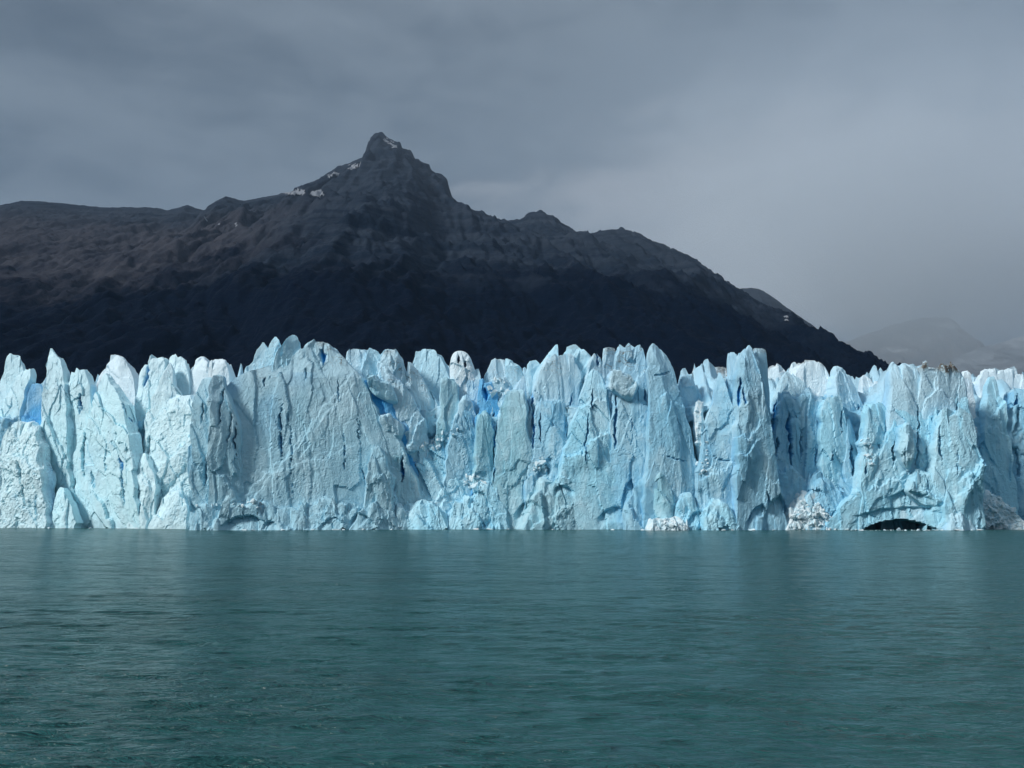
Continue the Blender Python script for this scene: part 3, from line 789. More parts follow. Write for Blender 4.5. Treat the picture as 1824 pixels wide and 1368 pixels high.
serac('ice_pinnacle', 'leftmost and smallest of three sharp spikes on the headland', [(600, 452, 455), (606, 449, 459), (616, 444, 466), (632, 436, 474), (652, 424, 486), (690, 405, 500), (760, 400, 510)], 6, 2.6, -6, GREY, 0.4, 12, rough=0.7)
serac('ice_pinnacle', 'middle one of three sharp spikes on the headland', [(590, 475, 478), (597, 471, 483), (606, 467, 487), (622, 461, 492), (650, 452, 506), (700, 440, 520)], 5, 2.4, -4, CYAN, 0.3, 12, rough=0.7)
serac('ice_pinnacle', 'tallest of three sharp spikes on the headland with a bluish flank', [(586, 507, 511), (590, 502, 515), (600, 494, 520), (615, 486, 524), (640, 476, 530), (680, 460, 540)], 3.5, 2.6, -6, CYAN, 0.2, 12, rough=0.7)
LEDGE = dict(cat='ice ledge', group='angular ice feet along the waterline')
serac('ice_ledge', 'angular ice foot at the very left corner of the headland waterline', [(897, 352, 362), (905, 344, 382), (920, 338, 396), (943, 334, 404)], -5, 9, 2, GREY, 0.0, 9, lump=0.10, lean=0.35, **LEDGE)
serac('ice_ledge', 'ice foot with a shadowed grotto at the headland waterline', [(889, 408, 420), (896, 396, 452), (906, 386, 484), (922, 378, 508), (943, 372, 520)], -6, 3.2, 4, GREY, 0.0, 14, lump=0.08, lean=0.22, **LEDGE)
serac('ice_ledge', 'low ice foot right of the headland grotto', [(905, 500, 512), (914, 488, 530), (928, 478, 548), (943, 470, 556)], -5.5, 3.0, 6, GREY, 0.0, 9, lump=0.12, lean=0.35, **LEDGE)
serac('ice_ledge', 'bulging rounded ice foot in the middle of the headland waterline', [(886, 548, 572), (893, 532, 604), (908, 522, 636), (925, 515, 652), (943, 510, 660)], -5, 3.0, 2, GREY, 0.0, 12, lump=0.12, lean=0.3, **LEDGE)
serac('ice_ledge', 'slanted blue-shadowed ice foot at the right end of the headland', [(893, 668, 680), (902, 646, 704), (918, 630, 722), (943, 618, 735)], -6, 3.0, 10, GREY, 0.0, 12, lump=0.14, lean=0.3, **LEDGE)
serac('ice_pinnacle', 'low rough ice crest right behind the headland dome', [(614, 632, 640), (618, 618, 648), (626, 610, 656), (650, 602, 668), (700, 596, 680), (780, 590, 690)], 14, 2.8, 4, PALE, 0.7, 12, group=BACK, rough=0.9)
serac('ice_pinnacle', 'small sharp fin of ice in the notch of the rough crest', [(612, 651, 654), (618, 649, 664), (628, 645, 680), (660, 640, 692), (720, 636, 700)], 13, 2.6, 6, CYAN, 0.4, 10, group=BACK, rough=0.7)
serac('ice_pinnacle', 'dust-stained square-shouldered ice block left of the gap', [(614, 690, 699), (619, 676, 703), (632, 668, 709), (660, 662, 718), (700, 655, 726), (790, 650, 740)], 11, 3.2, 8, PALE, 1.0, 12, group=BACK, dust=0.6)
# chaos right of the headland
serac('ice_wall', 'deep blue recess behind the tumbled blocks right of the headland', [(672, 646, 668), (700, 650, 695), (760, 664, 724), (850, 690, 736), (943, 696, 745)], 4.5, 6.0, 0, DEEP, 0.0, 6, clear=0.85, lean=0.08)
serac('ice_block', 'tilted ice block leaning over the blue slot, uppermost of the tumbled blocks', [(668, 652, 668), (682, 654, 690), (705, 664, 710), (722, 680, 716), (730, 694, 714)], 6, 2.4, 16, CYAN, 0.4, 9, bottom=39, cat='ice block', group='tumbled ice blocks beside the headland', lean=0.0)
serac('ice_block', 'long slanted ice rib right of the blue slot', [(650, 672, 684), (680, 678, 716), (720, 692, 744), (760, 708, 764), (790, 716, 764), (840, 720, 770), (943, 722, 775)], 2.5, 2.8, 8, PALE, 0.8, 10, cat='ice block', group='tumbled ice blocks beside the headland')
serac('ice_block', 'small ice boulder wedged in the middle of the blue slot', [(736, 676, 694), (746, 672, 706), (764, 678, 716), (782, 690, 716), (794, 700, 712)], 4, 2.4, 12, PALE, 0.2, 8, bottom=27, cat='ice block', group='tumbled ice blocks beside the headland', lump=0.20, lean=0.0)
serac('ice_block', 'lowest wedged ice block closing the blue slot', [(800, 684, 700), (815, 680, 714), (850, 676, 714), (900, 670, 712), (943, 664, 716)], 1, 2.8, 6, TEAL, 0.0, 10, cat='ice block', group='tumbled ice blocks beside the headland')
serac('ice_wall', 'weathered slanting ice slope with dark streaks below the big dome', [(640, 722, 728), (660, 720, 746), (690, 716, 768), (730, 716, 790), (780, 722, 800), (850, 726, 815)], 9, 3.0, 12, PALE, 1.0, 11, rough=1.0)
serac('ice_dome', 'big smooth blue-white ice dome left of the serac with two holes', [(613, 756, 769), (617, 744, 776), (625, 735, 784), (640, 730, 793), (662, 727, 804), (700, 722, 820), (780, 720, 830)], 15, 2.6, -2, CYAN, 0.2, 14, group=BACK, rough=0.5)
serac('ice_pinnacle', 'dark teal ice pillar with a flat ledge below the dome', [(670, 784, 806), (676, 781, 812), (700, 781, 818), (740, 780, 824), (800, 776, 840), (943, 770, 860)], 4, 3.6, 6, TEAL, 0.2, 10)
serac('ice_wall', 'blue triangular ice facet right of the teal pillar', [(722, 822, 830), (740, 808, 842), (770, 800, 850), (820, 796, 856), (943, 790, 860)], 2.5, 2.8, 2, BLUE, 0.0, 9)
serac('ice_wall', 'sloping mass of broken ice in the middle of the front', [(762, 800, 813), (772, 782, 820), (790, 762, 838), (820, 748, 858), (870, 734, 880), (943, 712, 905)], -2, 2.6, 6, CYAN, 0.1, 16, rough=1.1, lump=0.20, lean=0.26)
serac('ice_ledge', 'broken white toe of ice at the waterline below the slot', [(893, 742, 752), (902, 726, 778), (920, 712, 800), (943, 704, 812)], -6, 2.8, 2, CYAN, 0.0, 11, lump=0.24, lean=0.35, **LEDGE)
serac('ice_ledge', 'broken toe of ice at the waterline below the sloping mass', [(884, 828, 842), (898, 808, 868), (918, 792, 892), (943, 784, 905)], -5.5, 2.8, -2, CYAN, 0.0, 11, lump=0.24, lean=0.35, **LEDGE)
serac('ice_pinnacle', 'slim pale pinnacle just right of the serac with two holes', [(650, 846, 851), (660, 838, 854), (680, 828, 857), (710, 824, 860), (760, 822, 862), (830, 820, 864)], 8, 2.6, 6, PALE, 0.3, 9)
serac('ice_wall', 'sheltered blue ice recess between slim pinnacle and snowy shelf', [(676, 852, 876), (700, 850, 886), (760, 848, 892), (840, 846, 896)], 5, 3.6, 0, DEEP, 0.0, 8, clear=0.5)
serac('ice_dome', 'rounded dust-edged ice hump in front of the dark slope, right of the pinnacle', [(632, 879, 892), (637, 874, 901), (650, 868, 908), (668, 858, 918), (700, 850, 928), (780, 846, 934)], 14, 2.6, -4, PALE, 0.6, 12, group=BACK, rough=0.7, dust=0.3)
serac('ice_pinnacle', 'thin slanting ice plate behind the rounded hump', [(632, 900, 904), (638, 899, 914), (650, 898, 928), (680, 896, 938), (740, 894, 944)], 17, 2.8, 6, CYAN, 0.4, 8, group=BACK, rough=0.6)
serac('ice_wall', 'snow-covered ice shelf between pinnacle and blue slab', [(671, 880, 905), (680, 872, 912), (710, 866, 915), (760, 862, 918), (840, 858, 920)], 6, 2.8, 0, PALE, 0.2, 10, lump=0.32)
serac('ice_slab', 'smooth teal ice slab with rounded top in the centre of the front', [(690, 912, 930), (696, 903, 935), (710, 895, 938), (750, 889, 942), (820, 886, 950), (890, 882, 956), (943, 878, 962)], -1, 3.8, 0, TEAL, 0.0, 11, rough=0.7, sharp=0.8)
serac('ice_slab', 'narrow triangular blue slab left of the smooth teal slab', [(728, 858, 868), (740, 850, 876), (770, 846, 880), (830, 845, 884), (943, 838, 890)], 1.5, 3.0, -4, TEAL, 0.0, 10, rough=0.8)
serac('ice_pinnacle', 'slanted pale fin above the smooth teal slab', [(664, 930, 934), (675, 922, 936), (700, 905, 938), (740, 890, 942)], 5, 2.8, 4, PALE, 0.3, 9)
serac('ice_pinnacle', 'low cluster of small ice tips left of the leaning horn', [(636, 944, 956), (642, 940, 960), (655, 936, 966), (700, 930, 972), (760, 926, 976)], 16, 2.8, 0, CYAN, 0.3, 10, group=BACK)
serac('ice_pinnacle', 'leaning ice horn with a vertical right edge near the centre', [(604, 993, 996), (612, 986, 997), (622, 977, 997), (640, 964, 998), (665, 950, 1004), (720, 945, 1010)], 11, 2.8, -8, CYAN, 0.3, 11, group=BACK, rough=0.6)
serac('ice_pinnacle', 'broad triangular ice peak right of the leaning horn', [(604, 1024, 1029), (610, 1016, 1035), (620, 1006, 1048), (632, 998, 1060), (665, 990, 1070), (740, 985, 1075)], 13, 2.8, -4, CYAN, 0.4, 12, group=BACK, rough=0.6, dust=0.25)
serac('ice_slab', 'big pale leaning ice slab with dust stains in front of the triangular peak', [(623, 1008, 1021), (630, 996, 1026), (642, 974, 1032), (662, 958, 1038), (690, 946, 1040), (740, 938, 1034), (800, 936, 1030), (943, 934, 1030)], 6, 3.6, -4, PALE, 0.9, 12, rough=0.7, sharp=0.8)
serac('ice_slab', 'recessed blue-streaked ice panel between teal slab and forked column', [(712, 968, 1000), (720, 958, 1006), (760, 952, 1010), (820, 948, 1014), (943, 945, 1022)], 2, 3.6, 2, BLUE, 0.1, 9, rough=0.9, lump=0.12)
serac('ice_slab', 'forked pale-blue ice column with overhangs near its foot', [(653, 1058, 1070), (660, 1052, 1076), (680, 1043, 1084), (710, 1034, 1090), (750, 1024, 1093), (810, 1010, 1096), (880, 1000, 1102), (943, 988, 1112)], -3, 3.4, -6, CYAN, 0.2, 12, rough=0.8)
serac('ice_wall', 'undercut greenish ice foot below the forked column', [(860, 965, 1010), (880, 945, 1048), (905, 930, 1075), (943, 920, 1090)], -4.5, 3.0, 4, TEAL, 0.0, 12, rough=1.2, lean=0.25, cat='ice ledge', profile=1010)
serac('ice_pinnacle', 'small ice tips crowded behind the forked column', [(621, 1062, 1068), (628, 1056, 1073), (645, 1048, 1080), (680, 1042, 1088)], 9, 2.6, -4, PALE, 0.6, 9, group=BACK, dust=0.3)
serac('ice_pinnacle', 'dusty little ice hump left of the flat-topped column', [(613, 1088, 1100), (620, 1078, 1104), (640, 1070, 1106), (690, 1062, 1108)], 11, 2.6, 0, PALE, 1.0, 9, group=BACK, dust=0.8)

# ---- right of centre
serac('ice_slab', 'wide flat-topped ice column with a dusty pale head and blue shaft', [(604, 1110, 1113), (609, 1108, 1119), (612, 1107, 1146), (616, 1105, 1152), (650, 1098, 1160), (700, 1094, 1164), (780, 1092, 1164), (860, 1096, 1163), (943, 1096, 1168)], 0, 4.0, -10, BLUE, 1.0, 12, rough=0.75, sharp=0.9)
serac('ice_slab', 'snow-topped ice block stuck to the front of the flat-topped column', [(660, 1090, 1110), (668, 1084, 1125), (690, 1084, 1142), (705, 1086, 1140)], 1.0, 2.8, -4, PALE, 0.8, 9, bottom=40, lump=0.32, cat='ice block', lean=0.0)
serac('ice_slab', 'smooth blue shark-fin slab, a big leaning blade right of centre', [(603, 1169, 1173), (608, 1164, 1177), (618, 1159, 1185), (635, 1156, 1200), (655, 1157, 1212), (700, 1159, 1222), (760, 1160, 1234), (850, 1160, 1247), (943, 1154, 1254)], -2, 4.0, 10, BLUE, 0.25, 11, rough=0.6, sharp=0.7, dust=0.2)
serac('ice_pinnacle', 'shaded blue ice shoulder behind the shark-fin slab', [(660, 1230, 1236), (664, 1220, 1240), (680, 1214, 1250), (710, 1212, 1264), (780, 1214, 1274), (860, 1216, 1280)], 10, 2.8, 8, BLUE, 0.2, 10, rough=0.9)
serac('ice_dome', 'bright white flat dome with dark dust cap in the gap right of the shark fin', [(651, 1258, 1300), (655, 1248, 1306), (664, 1243, 1312), (690, 1240, 1318), (740, 1238, 1322)], 45, 3.0, -6, WHITE, 1.0, 16, group=BACK, rough=0.5, dust=1.0, cracks=False)
serac('ice_slab', 'spearhead-shaped blue ice pillar right of the rubble-filled chasm', [(657, 1291, 1295), (668, 1287, 1299), (690, 1281, 1306), (720, 1274, 1314), (770, 1262, 1320), (830, 1255, 1322), (943, 1248, 1334)], -2, 3.2, 4, BLUE, 0.1, 11, rough=0.7)
serac('ice_pinnacle', 'narrow rib with a dusty tip between spearhead and tallest tower', [(664, 1306, 1312), (672, 1302, 1318), (700, 1300, 1326), (760, 1298, 1330), (860, 1296, 1334)], 2, 2.8, 4, BLUE, 0.5, 9, rough=0.8)
serac('ice_slab', 'tallest pointed ice tower of the right half, with an undercut foot', [(605, 1347, 1350), (611, 1342, 1353), (620, 1334, 1358), (634, 1326, 1364), (660, 1319, 1368), (700, 1317, 1374), (760, 1318, 1380), (850, 1320, 1390), (943, 1318, 1402)], -4, 3.4, 2, BLUE, 0.1, 12, rough=0.7)
serac('ice_pinnacle', 'rounded thumb of ice on the left side of the tallest tower', [(619, 1312, 1319), (625, 1307, 1324), (645, 1305, 1330), (690, 1306, 1336), (760, 1308, 1340)], 3, 2.8, 0, BLUE, 0.2, 9, rough=0.5)
serac('ice_pinnacle', 'round dust-rimmed ice knob on the right side of the tallest tower', [(613, 1358, 1370), (617, 1354, 1376), (626, 1352, 1379), (642, 1352, 1380), (670, 1350, 1378), (740, 1348, 1382)], 3, 2.6, 6, BLUE, 0.4, 9, rough=0.5, dust=0.6)
serac('ice_pinnacle', 'white notched ice tooth behind the right flank of the tallest tower', [(643, 1388, 1392), (648, 1382, 1402), (655, 1380, 1412), (680, 1378, 1424), (740, 1376, 1430)], 30, 2.8, -6, WHITE, 0.9, 12, group=BACK, rough=0.6, dust=0.6, cracks=False)
serac('ice_pinnacle', 'grey pyramid of ice right of the tallest tower', [(656, 1413, 1419), (664, 1408, 1428), (682, 1398, 1446), (706, 1388, 1464), (760, 1384, 1474)], 9, 2.6, 4, GREY, 0.4, 11, rough=0.6)
serac('ice_dome', 'broad pale dome with a dusty rim above the blue wall', [(636, 1456, 1472), (641, 1440, 1480), (650, 1426, 1486), (665, 1420, 1494), (700, 1418, 1510), (780, 1416, 1520)], 16, 2.8, -6, WHITE, 0.5, 14, group=BACK, rough=0.6, dust=0.8)
serac('ice_dome', 'twin pale ice peak with streaked right flank above the blue wall', [(644, 1503, 1511), (650, 1498, 1520), (662, 1494, 1532), (690, 1490, 1546), (725, 1490, 1558), (790, 1490, 1566)], 12, 2.8, 6, PALE, 1.0, 13, group=BACK, rough=0.8)
serac('ice_pinnacle', 'bright cyan ice tip deep in the gap left of the twin-horned massif', [(661, 1555, 1560), (670, 1549, 1570), (690, 1545, 1580), (730, 1542, 1586)], 40, 2.6, 0, WHITE, 0.0, 12, group=BACK, rough=0.8, cracks=False)
serac('ice_pinnacle', 'low white ice crest beside the twin-horned massif', [(671, 1586, 1594), (677, 1572, 1600), (700, 1568, 1604), (740, 1566, 1606)], 42, 2.8, 0, WHITE, 0.0, 10, group=BACK, cracks=False)
serac('ice_wall', 'long blue ice wall between the tallest tower and the cave', [(700, 1405, 1436), (706, 1398, 1498), (718, 1392, 1508), (760, 1388, 1516), (850, 1386, 1526), (943, 1384, 1545)], 1, 4.0, 4, BLUE, 0.2, 12, rough=1.0)
serac('ice_slab', 'slim rounded column standing before the left end of the blue wall', [(745, 1412, 1430), (755, 1408, 1434), (800, 1407, 1438), (870, 1406, 1442), (943, 1404, 1446)], -1.5, 3.0, -2, BLUE, 0.0, 8, rough=0.7)
serac('ice_pinnacle', 'jagged blue crest along the top of the blue wall', [(703, 1490, 1511), (710, 1478, 1514), (730, 1470, 1516), (790, 1468, 1520)], -0.5, 2.8, 0, CYAN, 0.0, 8)
serac('ice_slab', 'narrow ice strip beside the slot filled with ice bits', [(745, 1518, 1528), (780, 1514, 1534), (850, 1512, 1540), (943, 1508, 1548)], 0.5, 3.0, 4, BLUE, 0.0, 8)
serac('ice_slab', 'grey-blue square pillar left of the cave massif', [(714, 1566, 1588), (722, 1556, 1593), (760, 1548, 1596), (830, 1542, 1598), (900, 1538, 1606), (943, 1536, 1612)], -1, 3.8, 0, CYAN, 0.2, 11, rough=0.8)
serac('ice_wall', 'sloping blue ice apron left of the cave mouth', [(838, 1462, 1480), (846, 1455, 1500), (870, 1445, 1545), (900, 1432, 1590), (943, 1420, 1600)], -5, 2.8, 4, BLUE, 0.0, 14, rough=1.1, lean=0.3, lump=0.12, cat='ice ledge', profile=1530)
serac('ice_wall', 'ice massif with the dark cave at its foot', [(655, 1660, 1728), (662, 1650, 1738), (690, 1625, 1752), (730, 1604, 1758), (800, 1594, 1756), (870, 1560, 1754), (900, 1530, 1754), (943, 1500, 1754)], -2, 4.4, 2, CYAN, 0.6, 30, rough=0.9, lean=0.11, dust=0.6, profile=1680)
serac('ice_pinnacle', 'left horn of the twin-horned ice massif above the cave', [(637, 1610, 1614), (643, 1606, 1621), (660, 1600, 1634), (690, 1594, 1650), (740, 1588, 1664), (800, 1586, 1670)], 2, 2.8, -4, PALE, 0.1, 12, rough=0.5)
serac('ice_pinnacle', 'right horn of the twin-horned ice massif above the cave', [(638, 1628, 1635), (644, 1623, 1644), (656, 1618, 1652), (690, 1610, 1668), (760, 1606, 1680)], 3, 2.8, 2, PALE, 0.2, 12, rough=0.5)
serac('ice_dome', 'dark-crusted rounded cap on top of the cave massif', [(649, 1664, 1712), (653, 1656, 1730), (660, 1650, 1738), (690, 1640, 1750), (740, 1634, 1752)], 3, 3.2, 2, PALE, 1.0, 12, rough=0.6, dust=1.2)
serac('ice_slab', 'split ice panel with a right-hand shadow edge on the cave massif', [(735, 1690, 1742), (745, 1682, 1748), (800, 1678, 1752), (880, 1674, 1754), (943, 1670, 1756)], -4, 3.4, -5, CYAN, 0.1, 9, rough=0.9)
serac('ice_slab', 'cracked square ice panel above the cave mouth', [(752, 1618, 1634), (758, 1612, 1636), (800, 1606, 1640), (850, 1600, 1642)], -3.5, 3.4, 0, CYAN, 0.2, 8, bottom=18, rough=0.9)
serac('ice_pinnacle', 'tiny bright knob peeping up behind the cave massif', [(655, 1738, 1746), (660, 1734, 1749), (680, 1730, 1752), (720, 1728, 1754)], 20, 2.6, 0, WHITE, 0.0, 9, group=BACK, cracks=False)
serac('ice_dome', 'low rounded bright dome at the right edge of the picture', [(655, 1782, 1836), (660, 1768, 1846), (675, 1758, 1856), (720, 1750, 1866), (780, 1748, 1870)], 22, 3.0, -4, WHITE, 0.1, 14, group=BACK, rough=0.5, cracks=False)
serac('ice_pinnacle', 'pale ice rib left of the deep blue slot at the right edge', [(664, 1786, 1796), (680, 1778, 1800), (720, 1766, 1808), (780, 1758, 1812), (860, 1752, 1816), (943, 1746, 1822)], 3, 2.8, 6, CYAN, 0.1, 11)
serac('ice_wall', 'blue ice pillar right of the deep blue slot, cut by the right edge', [(690, 1820, 1850), (720, 1814, 1860), (800, 1812, 1870), (943, 1808, 1880)], 4, 3.4, -8, BLUE, 0.0, 11)

# ---- broken blocks low on the front
BLK = dict(cat='ice block', group='broken ice blocks low on the front')
serac('ice_block', 'faceted ice block at the foot of the flat-topped column', [(846, 1150, 1158), (862, 1136, 1166), (890, 1122, 1170), (918, 1114, 1172), (943, 1108, 1176)], -3.5, 3.0, 12, BLUE, 0.0, 9, lean=0.12, **BLK)
serac('ice_block', 'pale angular block at the left foot of the shark-fin slab', [(838, 1172, 1184), (852, 1164, 1198), (885, 1160, 1206), (943, 1156, 1212)], -4, 3.2, -6, TEAL, 0.0, 8, lean=0.14, lump=0.06, **BLK)
serac('ice_block', 'snowy lumps at the right foot of the shark-fin slab', [(878, 1222, 1232), (890, 1210, 1244), (912, 1202, 1252), (943, 1196, 1258)], -4.5, 2.8, 4, CYAN, 0.0, 8, lean=0.2, lump=0.20, **BLK)
serac('ice_block', 'rounded snowy toe at the foot of the spearhead pillar', [(888, 1276, 1290), (900, 1264, 1306), (922, 1256, 1320), (943, 1250, 1328)], -5, 2.8, 4, CYAN, 0.0, 9, lean=0.22, lump=0.20, **BLK)
serac('ice_block', 'low broken block right of the smooth teal slab', [(868, 958, 972), (884, 946, 988), (908, 938, 1000), (943, 930, 1010)], -3.5, 3.0, -6, TEAL, 0.0, 10, lean=0.2, lump=0.08, **BLK)
serac('ice_block', 'greenish foot of ice below the narrow triangular slab', [(856, 858, 872), (874, 846, 888), (905, 838, 902), (943, 832, 912)], -4, 3.0, 4, CYAN, 0.0, 9, lean=0.2, lump=0.12, **BLK)
serac('ice_block', 'jutting bulge of ice left above the cave mouth', [(842, 1556, 1566), (856, 1546, 1588), (880, 1528, 1604), (905, 1518, 1612), (918, 1515, 1612)], -3, 3.0, -4, CYAN, 0.0, 8, bottom=6, lean=0.16, lump=0.12, **BLK)
serac('ice_block', 'shadowed bulge of ice right above the cave mouth', [(836, 1640, 1656), (856, 1624, 1684), (900, 1610, 1700), (916, 1606, 1706)], -3, 3.2, 8, CYAN, 0.0, 8, bottom=6, lean=0.14, lump=0.12, **BLK)
serac('ice_block', 'snowy toe right of the cave mouth', [(908, 1702, 1712), (916, 1694, 1730), (928, 1690, 1744), (943, 1686, 1752)], -7, 2.8, 2, PALE, 0.0, 9, lean=0.3, lump=0.20, **BLK)
serac('ice_block', 'broken shelf below the split panel on the cave massif', [(826, 1700, 1716), (842, 1688, 1738), (875, 1684, 1748), (943, 1680, 1754)], -5, 3.0, -4, CYAN, 0.0, 8, lean=0.1, lump=0.08, **BLK)
serac('ice_block', 'ragged toe of ice in the left bay below the lone spire', [(868, 92, 104), (885, 84, 120), (912, 78, 136), (943, 74, 146)], -3, 2.8, 0, BAY, 0.0, 8, lean=0.2, lump=0.14, **BLK)
serac('ice_block', 'pale step of ice in the left bay beside the fluted buttress', [(806, 236, 248), (824, 226, 264), (860, 220, 276), (943, 214, 284)], -2, 3.0, 0, BAYP, 0.0, 9, lean=0.14, lump=0.12, **BLK)
serac('ice_block', 'snowy apron at the waterline in the right corner of the left bay', [(870, 290, 302), (886, 276, 322), (912, 264, 336), (943, 256, 344)], -3, 2.8, 0, BAYP, 0.0, 9, lean=0.25, lump=0.20, **BLK)
serac('ice_block', 'leaning flake of ice on the right part of the headland face', [(792, 664, 672), (812, 656, 686), (850, 648, 698), (900, 644, 704), (943, 640, 708)], -3.5, 3.2, 8, GREY, 0.0, 8, lean=0.10, **BLK)
serac('ice_block', 'pale flake between the dome and the blue triangular facet', [(700, 822, 830), (716, 812, 842), (750, 804, 850), (790, 800, 852)], 4, 3.0, 4, PALE, 0.2, 8, bottom=22, **BLK)

# ------------------------------------------------------------------ body of the glacier behind the towers
def glacier_body():
    px = np.linspace(-500, 2330, 860)
    Yb = np.max([interp(FRONT, px + k) for k in (-34, -22, -11, 0, 11, 22, 34)], 0) + 7.5
    k = np.ones(9) / 9
    Yb = np.convolve(np.pad(Yb, 4, mode='edge'), k, mode='valid')
    x, _ = px_to_world(px, 943, Yb)
    top = 39 + 6.5 * fbm(x * 0.05, x * 0, x * 0, 4, 3)
    rows = np.linspace(0, 1, 90)
    Z = -2 + rows[:, None] * (top[None, :] + 2); X = np.repeat(x[None, :], 90, 0); Y = np.repeat(Yb[None, :], 90, 0) + 0.08 * Z
    wX = X + 1.5 * fbm(X * 0.12, Z * 0.1, X * 0, 2, 4); d = 4.0 * facets(wX / 9, Z / 26, 5, 0.06, 1.4) + 2.0 * facets(wX / 3.4, Z / 11, 6, 0.06, 1.4) + 0.7 * facets(wX / 1.2, Z / 3, 8, 0.08, 1.4) + 0.4 * fbm(X * 0.5, Z * 0.35, Y * 0, 4, 7)
    Y = Y - d
    cpx, cpy = world_to_px(X, Y, Z); cu = (cpx - 1606) / 70
    Y = Y + 34 * smooth(cpy - (924 + 20 * cu * cu), 0, 3) * (np.abs(cu) < 1)
    # broken upper surface running back to the mountain
    sb = np.linspace(0.004, 1, 90) ** 1.7 * 900
    X2 = np.repeat(X[-1][None, :], 90, 0) * (1 + sb[:, None] / 700.0 * 0.55); Y2 = Y[-1][None, :] + sb[:, None]
    Z2 = Z[-1][None, :] + smooth(sb[:, None], 0, 30) * (11 + 15 * (ridged(X2 * 0.045, Y2 * 0.04, X2 * 0, 4, 9) - 1.3) + 5 * facets(X2 / 6, Y2 / 9, 19, 0.1, 1.6)) - 0.012 * sb[:, None]
    V = np.concatenate([np.stack([X, Y, Z], -1), np.stack([X2, Y2, Z2], -1)], 0)
    n = V.shape[0] * V.shape[1]
    me = mesh_np('glacier', V.reshape(-1, 3), grid_quads(*V.shape[:2]), ICE, True, {'clear': np.zeros(n), 'dust': np.zeros(n)})
    o = tag(link('glacier', me), 'broken ice of the glacier behind its front', None, None, 'structure'); o.color = (*BLUE, 0.2)


glacier_body()


# serac with two holes, its ice pierced right through
def pierced_serac():
    rows = np.array([(625, 816, 822), (626.5, 811, 828), (630, 807, 833), (637, 803.5, 838), (650, 801, 843), (668, 801, 849), (690, 803, 853), (760, 800, 858)], float)
    Y = float(interp(FRONT, 828)) + 17
    xl, zz = px_to_world(rows[:, 1], rows[:, 0], Y); xr, _ = px_to_world(rows[:, 2], rows[:, 0], Y)
    zs = np.concatenate([np.arange(zz[-1], zz[0] - 1.0, 0.30), zz[0] - np.linspace(1.0, 0.0, 7) ** 1.6])
    o = np.argsort(zz); L = np.interp(zs, zz[o], xl[o]); Rr = np.interp(zs, zz[o], xr[o])
    n = 44; U = np.repeat(np.linspace(-1, 1, n)[None, :], len(zs), 0)
    X = (L + Rr)[:, None] / 2 + (Rr - L)[:, None] / 2 * U; Z = np.repeat(zs[:, None], n, 1)
    t = np.minimum(2.2, 0.05 + 0.9 * (zz[0] - Z) ** 0.7) * np.clip(1 - U ** 4, 0, 1) ** 0.5
    d = (0.9 * facets(X / 3.2, Z / 6.0, 71, 0.05, 1.4) + 0.35 * facets(X / 1.3, Z / 2.4, 72, 0.06, 1.4)) * np.clip(t / 1.5, 0, 1)
    F = np.stack([X, Y - t - d, Z], -1).reshape(-1, 3); B = np.stack([X, Y + t, Z], -1).reshape(-1, 3)
    q = grid_quads(len(zs), n)
    cpx, cpy = world_to_px(F[:, 0], F[:, 1], F[:, 2])
    mx, my = cpx[q].mean(1), cpy[q].mean(1)
    wob = 0.22 * np.sin(my * 0.9 + mx * 0.5)
    hole = np.zeros(len(q), bool)
    for hx, hy, rw, rh in ((816.5, 640, 2.7, 8.5), (828.5, 648, 2.4, 7.0)):
        hole |= ((mx - hx) / rw) ** 2 + ((my - hy) / rh) ** 2 < 1 + wob
    edges = {}
    for k, f in enumerate(q):
        for i in range(4):
            e = (int(f[i]), int(f[(i + 1) % 4])); edges[e] = k
    N = len(F); walls = []
    for (p0, p1), k in edges.items():
        k2 = edges.get((p1, p0))
        if not hole[k] and k2 is not None and hole[k2]:
            walls.append((p1, p0, p0 + N, p1 + N))
    Q = np.concatenate([q[~hole], (q[~hole] + N)[:, ::-1], np.array(walls)])
    V = np.vstack([F, B])
    me = mesh_np('pierced_ice_tower', V, Q, ICE, False, {'clear': np.zeros(len(V)), 'dust': np.zeros(len(V))})
    ob = link('pierced_ice_tower', me); ob.color = (*WHITE, 0.0)
    tag(ob, 'bright rounded ice tower pierced by two dark holes like eyes', 'ice tower', BACK, 'thing')


pierced_serac()

# ice front going on beyond both edges of the photograph
rng = random.Random(4)
for side, x0, x1 in (('left', -440, -115), ('right', 1890, 2260)):
    x = x0
    while x < x1:
        wd = rng.uniform(40, 75); tp = rng.uniform(615, 665); c = x + wd / 2
        serac('ice_pinnacle', 'blue-white ice tower of the front beyond the %s edge of the picture' % side,
              [(tp, c - 3, c + 3), (tp + 20, c - wd * .25, c + wd * .25), (tp + 70, c - wd * .45, c + wd * .45), (943, c - wd * .62, c + wd * .62)], rng.uniform(-2, 6), 2.8, rng.uniform(-8, 8),
              rng.choice((CYAN, PALE, BLUE)), 0.3, 12, cracks=False, res=0.8, group='ice towers beyond the %s edge' % side)
        x += wd * 0.72


# ------------------------------------------------------------------ crushed ice
def chunk_mesh(seed):
    r = random.Random(seed); bm = bmesh.new()
    for i in range(11):
        v = Vector((r.gauss(0, 1), r.gauss(0, 1), r.gauss(0, 1))).normalized() * r.uniform(0.75, 1.15)
        bm.verts.new((v.x * r.uniform(.8, 1.2), v.y, v.z * 0.85))
    res = bmesh.ops.convex_hull(bm, input=bm.verts)
    bmesh.ops.delete(bm, geom=[g for g in res['geom_interior'] if isinstance(g, bmesh.types.BMVert)], context='VERTS')
    me = bpy.data.meshes.new('ice_chunk'); bm.to_mesh(me); bm.free(); me.materials.append(RUB)
    return me


CHUNKS = [chunk_mesh(i) for i in range(9)]
rng = random.Random(11)


